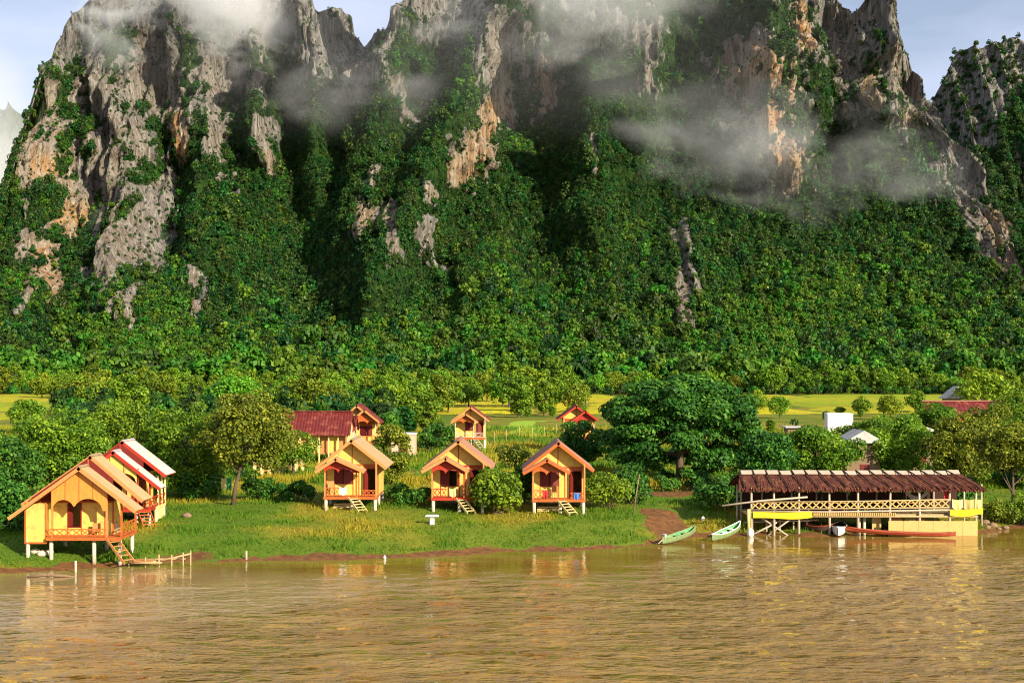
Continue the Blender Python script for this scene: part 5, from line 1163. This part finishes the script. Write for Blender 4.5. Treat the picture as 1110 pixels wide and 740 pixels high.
# ------------------------------------------------------------------ grass on the bank
rng = np.random.default_rng(99)
n = 170000
x = rng.uniform(-48, 52, n); y = 75 + 42 * rng.random(n) ** 1.25
n2_ = 110000; y2 = rng.uniform(112, 230, n2_); x = np.concatenate([x, rng.uniform(-.4, .4, n2_) * y2]); y = np.concatenate([y, y2]); n += n2_
s = y - shore_y(x); keep = (s > .7) & (rng.random(n) > bare(x, y) * 1.2); x, y, s = x[keep], y[keep], s[keep]; n = len(x)
z = ground_z(x, y); dr = fbm(x * .16, y * .16, 4, 41)
tall = 0.5 + 1.1 * sstep(.45, .7, fbm(x * .5, y * .5, 3, 43))
tall = tall * (1 + 1.3 * sstep(3.5, 1.0, s) * sstep(.45, .6, fbm(x * .8, y * .8, 2, 45)))
hgt = (.10 + .14 * rng.random(n)) * tall; a = rng.random(n) * 6.283; w = (.020 + .03 * rng.random(n)) * np.where(y > 112, 2.2, 1.0); hgt = hgt * np.where(y > 112, 1.9, 1.0)
lx = rng.normal(0, .09, n); ly = rng.normal(0, .09, n)
V = np.empty((n, 3, 3)); V[:, 0] = np.stack([x - np.cos(a) * w, y - np.sin(a) * w, z - .02], 1); V[:, 1] = np.stack([x + np.cos(a) * w, y + np.sin(a) * w, z - .02], 1); V[:, 2] = np.stack([x + lx, y + ly, z + hgt], 1)
ti = np.clip(sstep(.42, .68, dr) * .8 + rng.normal(0, .16, n), 0, 1)
me = mesh_np('grass', V.reshape(-1, 3), np.arange(3 * n).reshape(n, 3), False, {'tint': ('FACE', ti)})
m, t, out = new_mat('grass_blades'); tn = attr(t, 'tint')
c = mixc(t, mrange(t, tn, 0, .5), (0.065, 0.16, 0.008), (0.19, 0.24, 0.010)); c = mixc(t, mrange(t, tn, .5, 1), c, (0.40, 0.27, 0.025))
b = N(t, 'ShaderNodeBsdfPrincipled', Roughness=.7); b.inputs['Specular IOR Level'].default_value = .15; t.links.new(c, b.inputs['Base Color'])
tr = t.nodes.new('ShaderNodeBsdfTranslucent'); t.links.new(c, tr.inputs['Color']); mx = N(t, 'ShaderNodeMixShader'); mx.inputs[0].default_value = .3
t.links.new(b.outputs[0], mx.inputs[1]); t.links.new(tr.outputs[0], mx.inputs[2]); t.links.new(mx.outputs[0], out.inputs['Surface'])
tag(link('grass', me, m), 'uneven green and straw coloured grass on the river bank', 'grass', kind='stuff')

# ------------------------------------------------------------------ mist on the mountain
def mist(label, c, y, d, rx, rz, ry, dens, nscale, seed, thr=.5, sharp=2.2, tilt=0.0):
    a = P(c, y, d); k = d / FPX
    bm_v = []; bm_f = []; n, m_ = 20, 12
    for i in range(m_ + 1):
        t_ = math.pi * i / m_
        for j in range(n): u = 2 * math.pi * j / n; bm_v.append((math.sin(t_) * math.cos(u), math.sin(t_) * math.sin(u), math.cos(t_)))
    for i in range(m_):
        for j in range(n): bm_f.append((i * n + j, (i + 1) * n + j, (i + 1) * n + (j + 1) % n, i * n + (j + 1) % n))
    me = bpy.data.meshes.new('mist'); me.from_pydata(bm_v, [], bm_f); me.update()
    m, t, out = new_mat('mist_volume')
    oc = t.nodes.new('ShaderNodeTexCoord').outputs['Object']
    ln = t.nodes.new('ShaderNodeVectorMath'); ln.operation = 'LENGTH'; t.links.new(oc, ln.inputs[0])
    fall = mrange(t, ln.outputs['Value'], 0.0, .98, 1.0, 0.0)
    mp = N(t, 'ShaderNodeMapping'); mp.inputs['Scale'].default_value = (rx * k / nscale, ry / nscale, rz * k / nscale * 1.7); mp.inputs['Location'].default_value = (seed * 3.1, seed * 1.7, seed)
    t.links.new(oc, mp.inputs['Vector'])
    no = N(t, 'ShaderNodeTexNoise', Scale=1.0, Detail=6, Roughness=.62); no.inputs['Distortion'].default_value = .4; t.links.new(mp.outputs[0], no.inputs['Vector'])
    v = math_n(t, 'ADD', math_n(t, 'MULTIPLY', fall, 1.0), math_n(t, 'MULTIPLY', math_n(t, 'SUBTRACT', no.outputs['Fac'], .5), sharp))
    v = mrange(t, v, thr - .25, thr + .75, 0, 1)
    v = math_n(t, 'MULTIPLY', math_n(t, 'MULTIPLY', v, mrange(t, fall, 0, .3)), dens)
    pv = N(t, 'ShaderNodeVolumePrincipled'); pv.inputs['Color'].default_value = (.98, .98, .99, 1); pv.inputs['Anisotropy'].default_value = .0
    t.links.new(v, pv.inputs['Density']); t.links.new(pv.outputs[0], out.inputs['Volume'])
    o = link('mist', me, m, None, a); o.scale = (rx * k, ry, rz * k); o.rotation_euler = (0, tilt, 0); tag(o, label, 'mist', None, 'stuff'); return o
mist('thick white mist hiding the top of the left peak', 215, 0, 790, 215, 112, 60, .07, 60, 1, .58, 2.8)
mist('white mist along the top of the central cliff', 590, -18, 780, 215, 108, 60, .030, 55, 2, .58, 3.2)
mist('mist over the dark gully right of the central cliff', 660, 60, 770, 100, 110, 40, .006, 50, 7, .58, 2.6)
mist('long mist band drifting across the ochre cliff on the right', 850, 168, 730, 270, 105, 50, .0105, 46, 21, .62, 3.8, .12)
mist('thin mist wisp in the notch between the peaks', 440, 100, 765, 90, 60, 30, .014, 40, 4, .6, 2.8)
mist('thin mist low on the left cliff', 135, 275, 730, 90, 95, 30, .012, 40, 5, .6, 2.8)
mist('soft mist on the dark ridge between notch and left peak', 345, 95, 765, 90, 65, 30, .011, 40, 6, .6, 2.8)
mist('mist bank behind the left cliff edge', -25, 200, 1300, 95, 180, 120, .016, 90, 8, .25, .8)
mist('faint veil of mist over the upper cliffs', 500, 40, 735, 520, 150, 45, .0014, 110, 9, .2, .9)
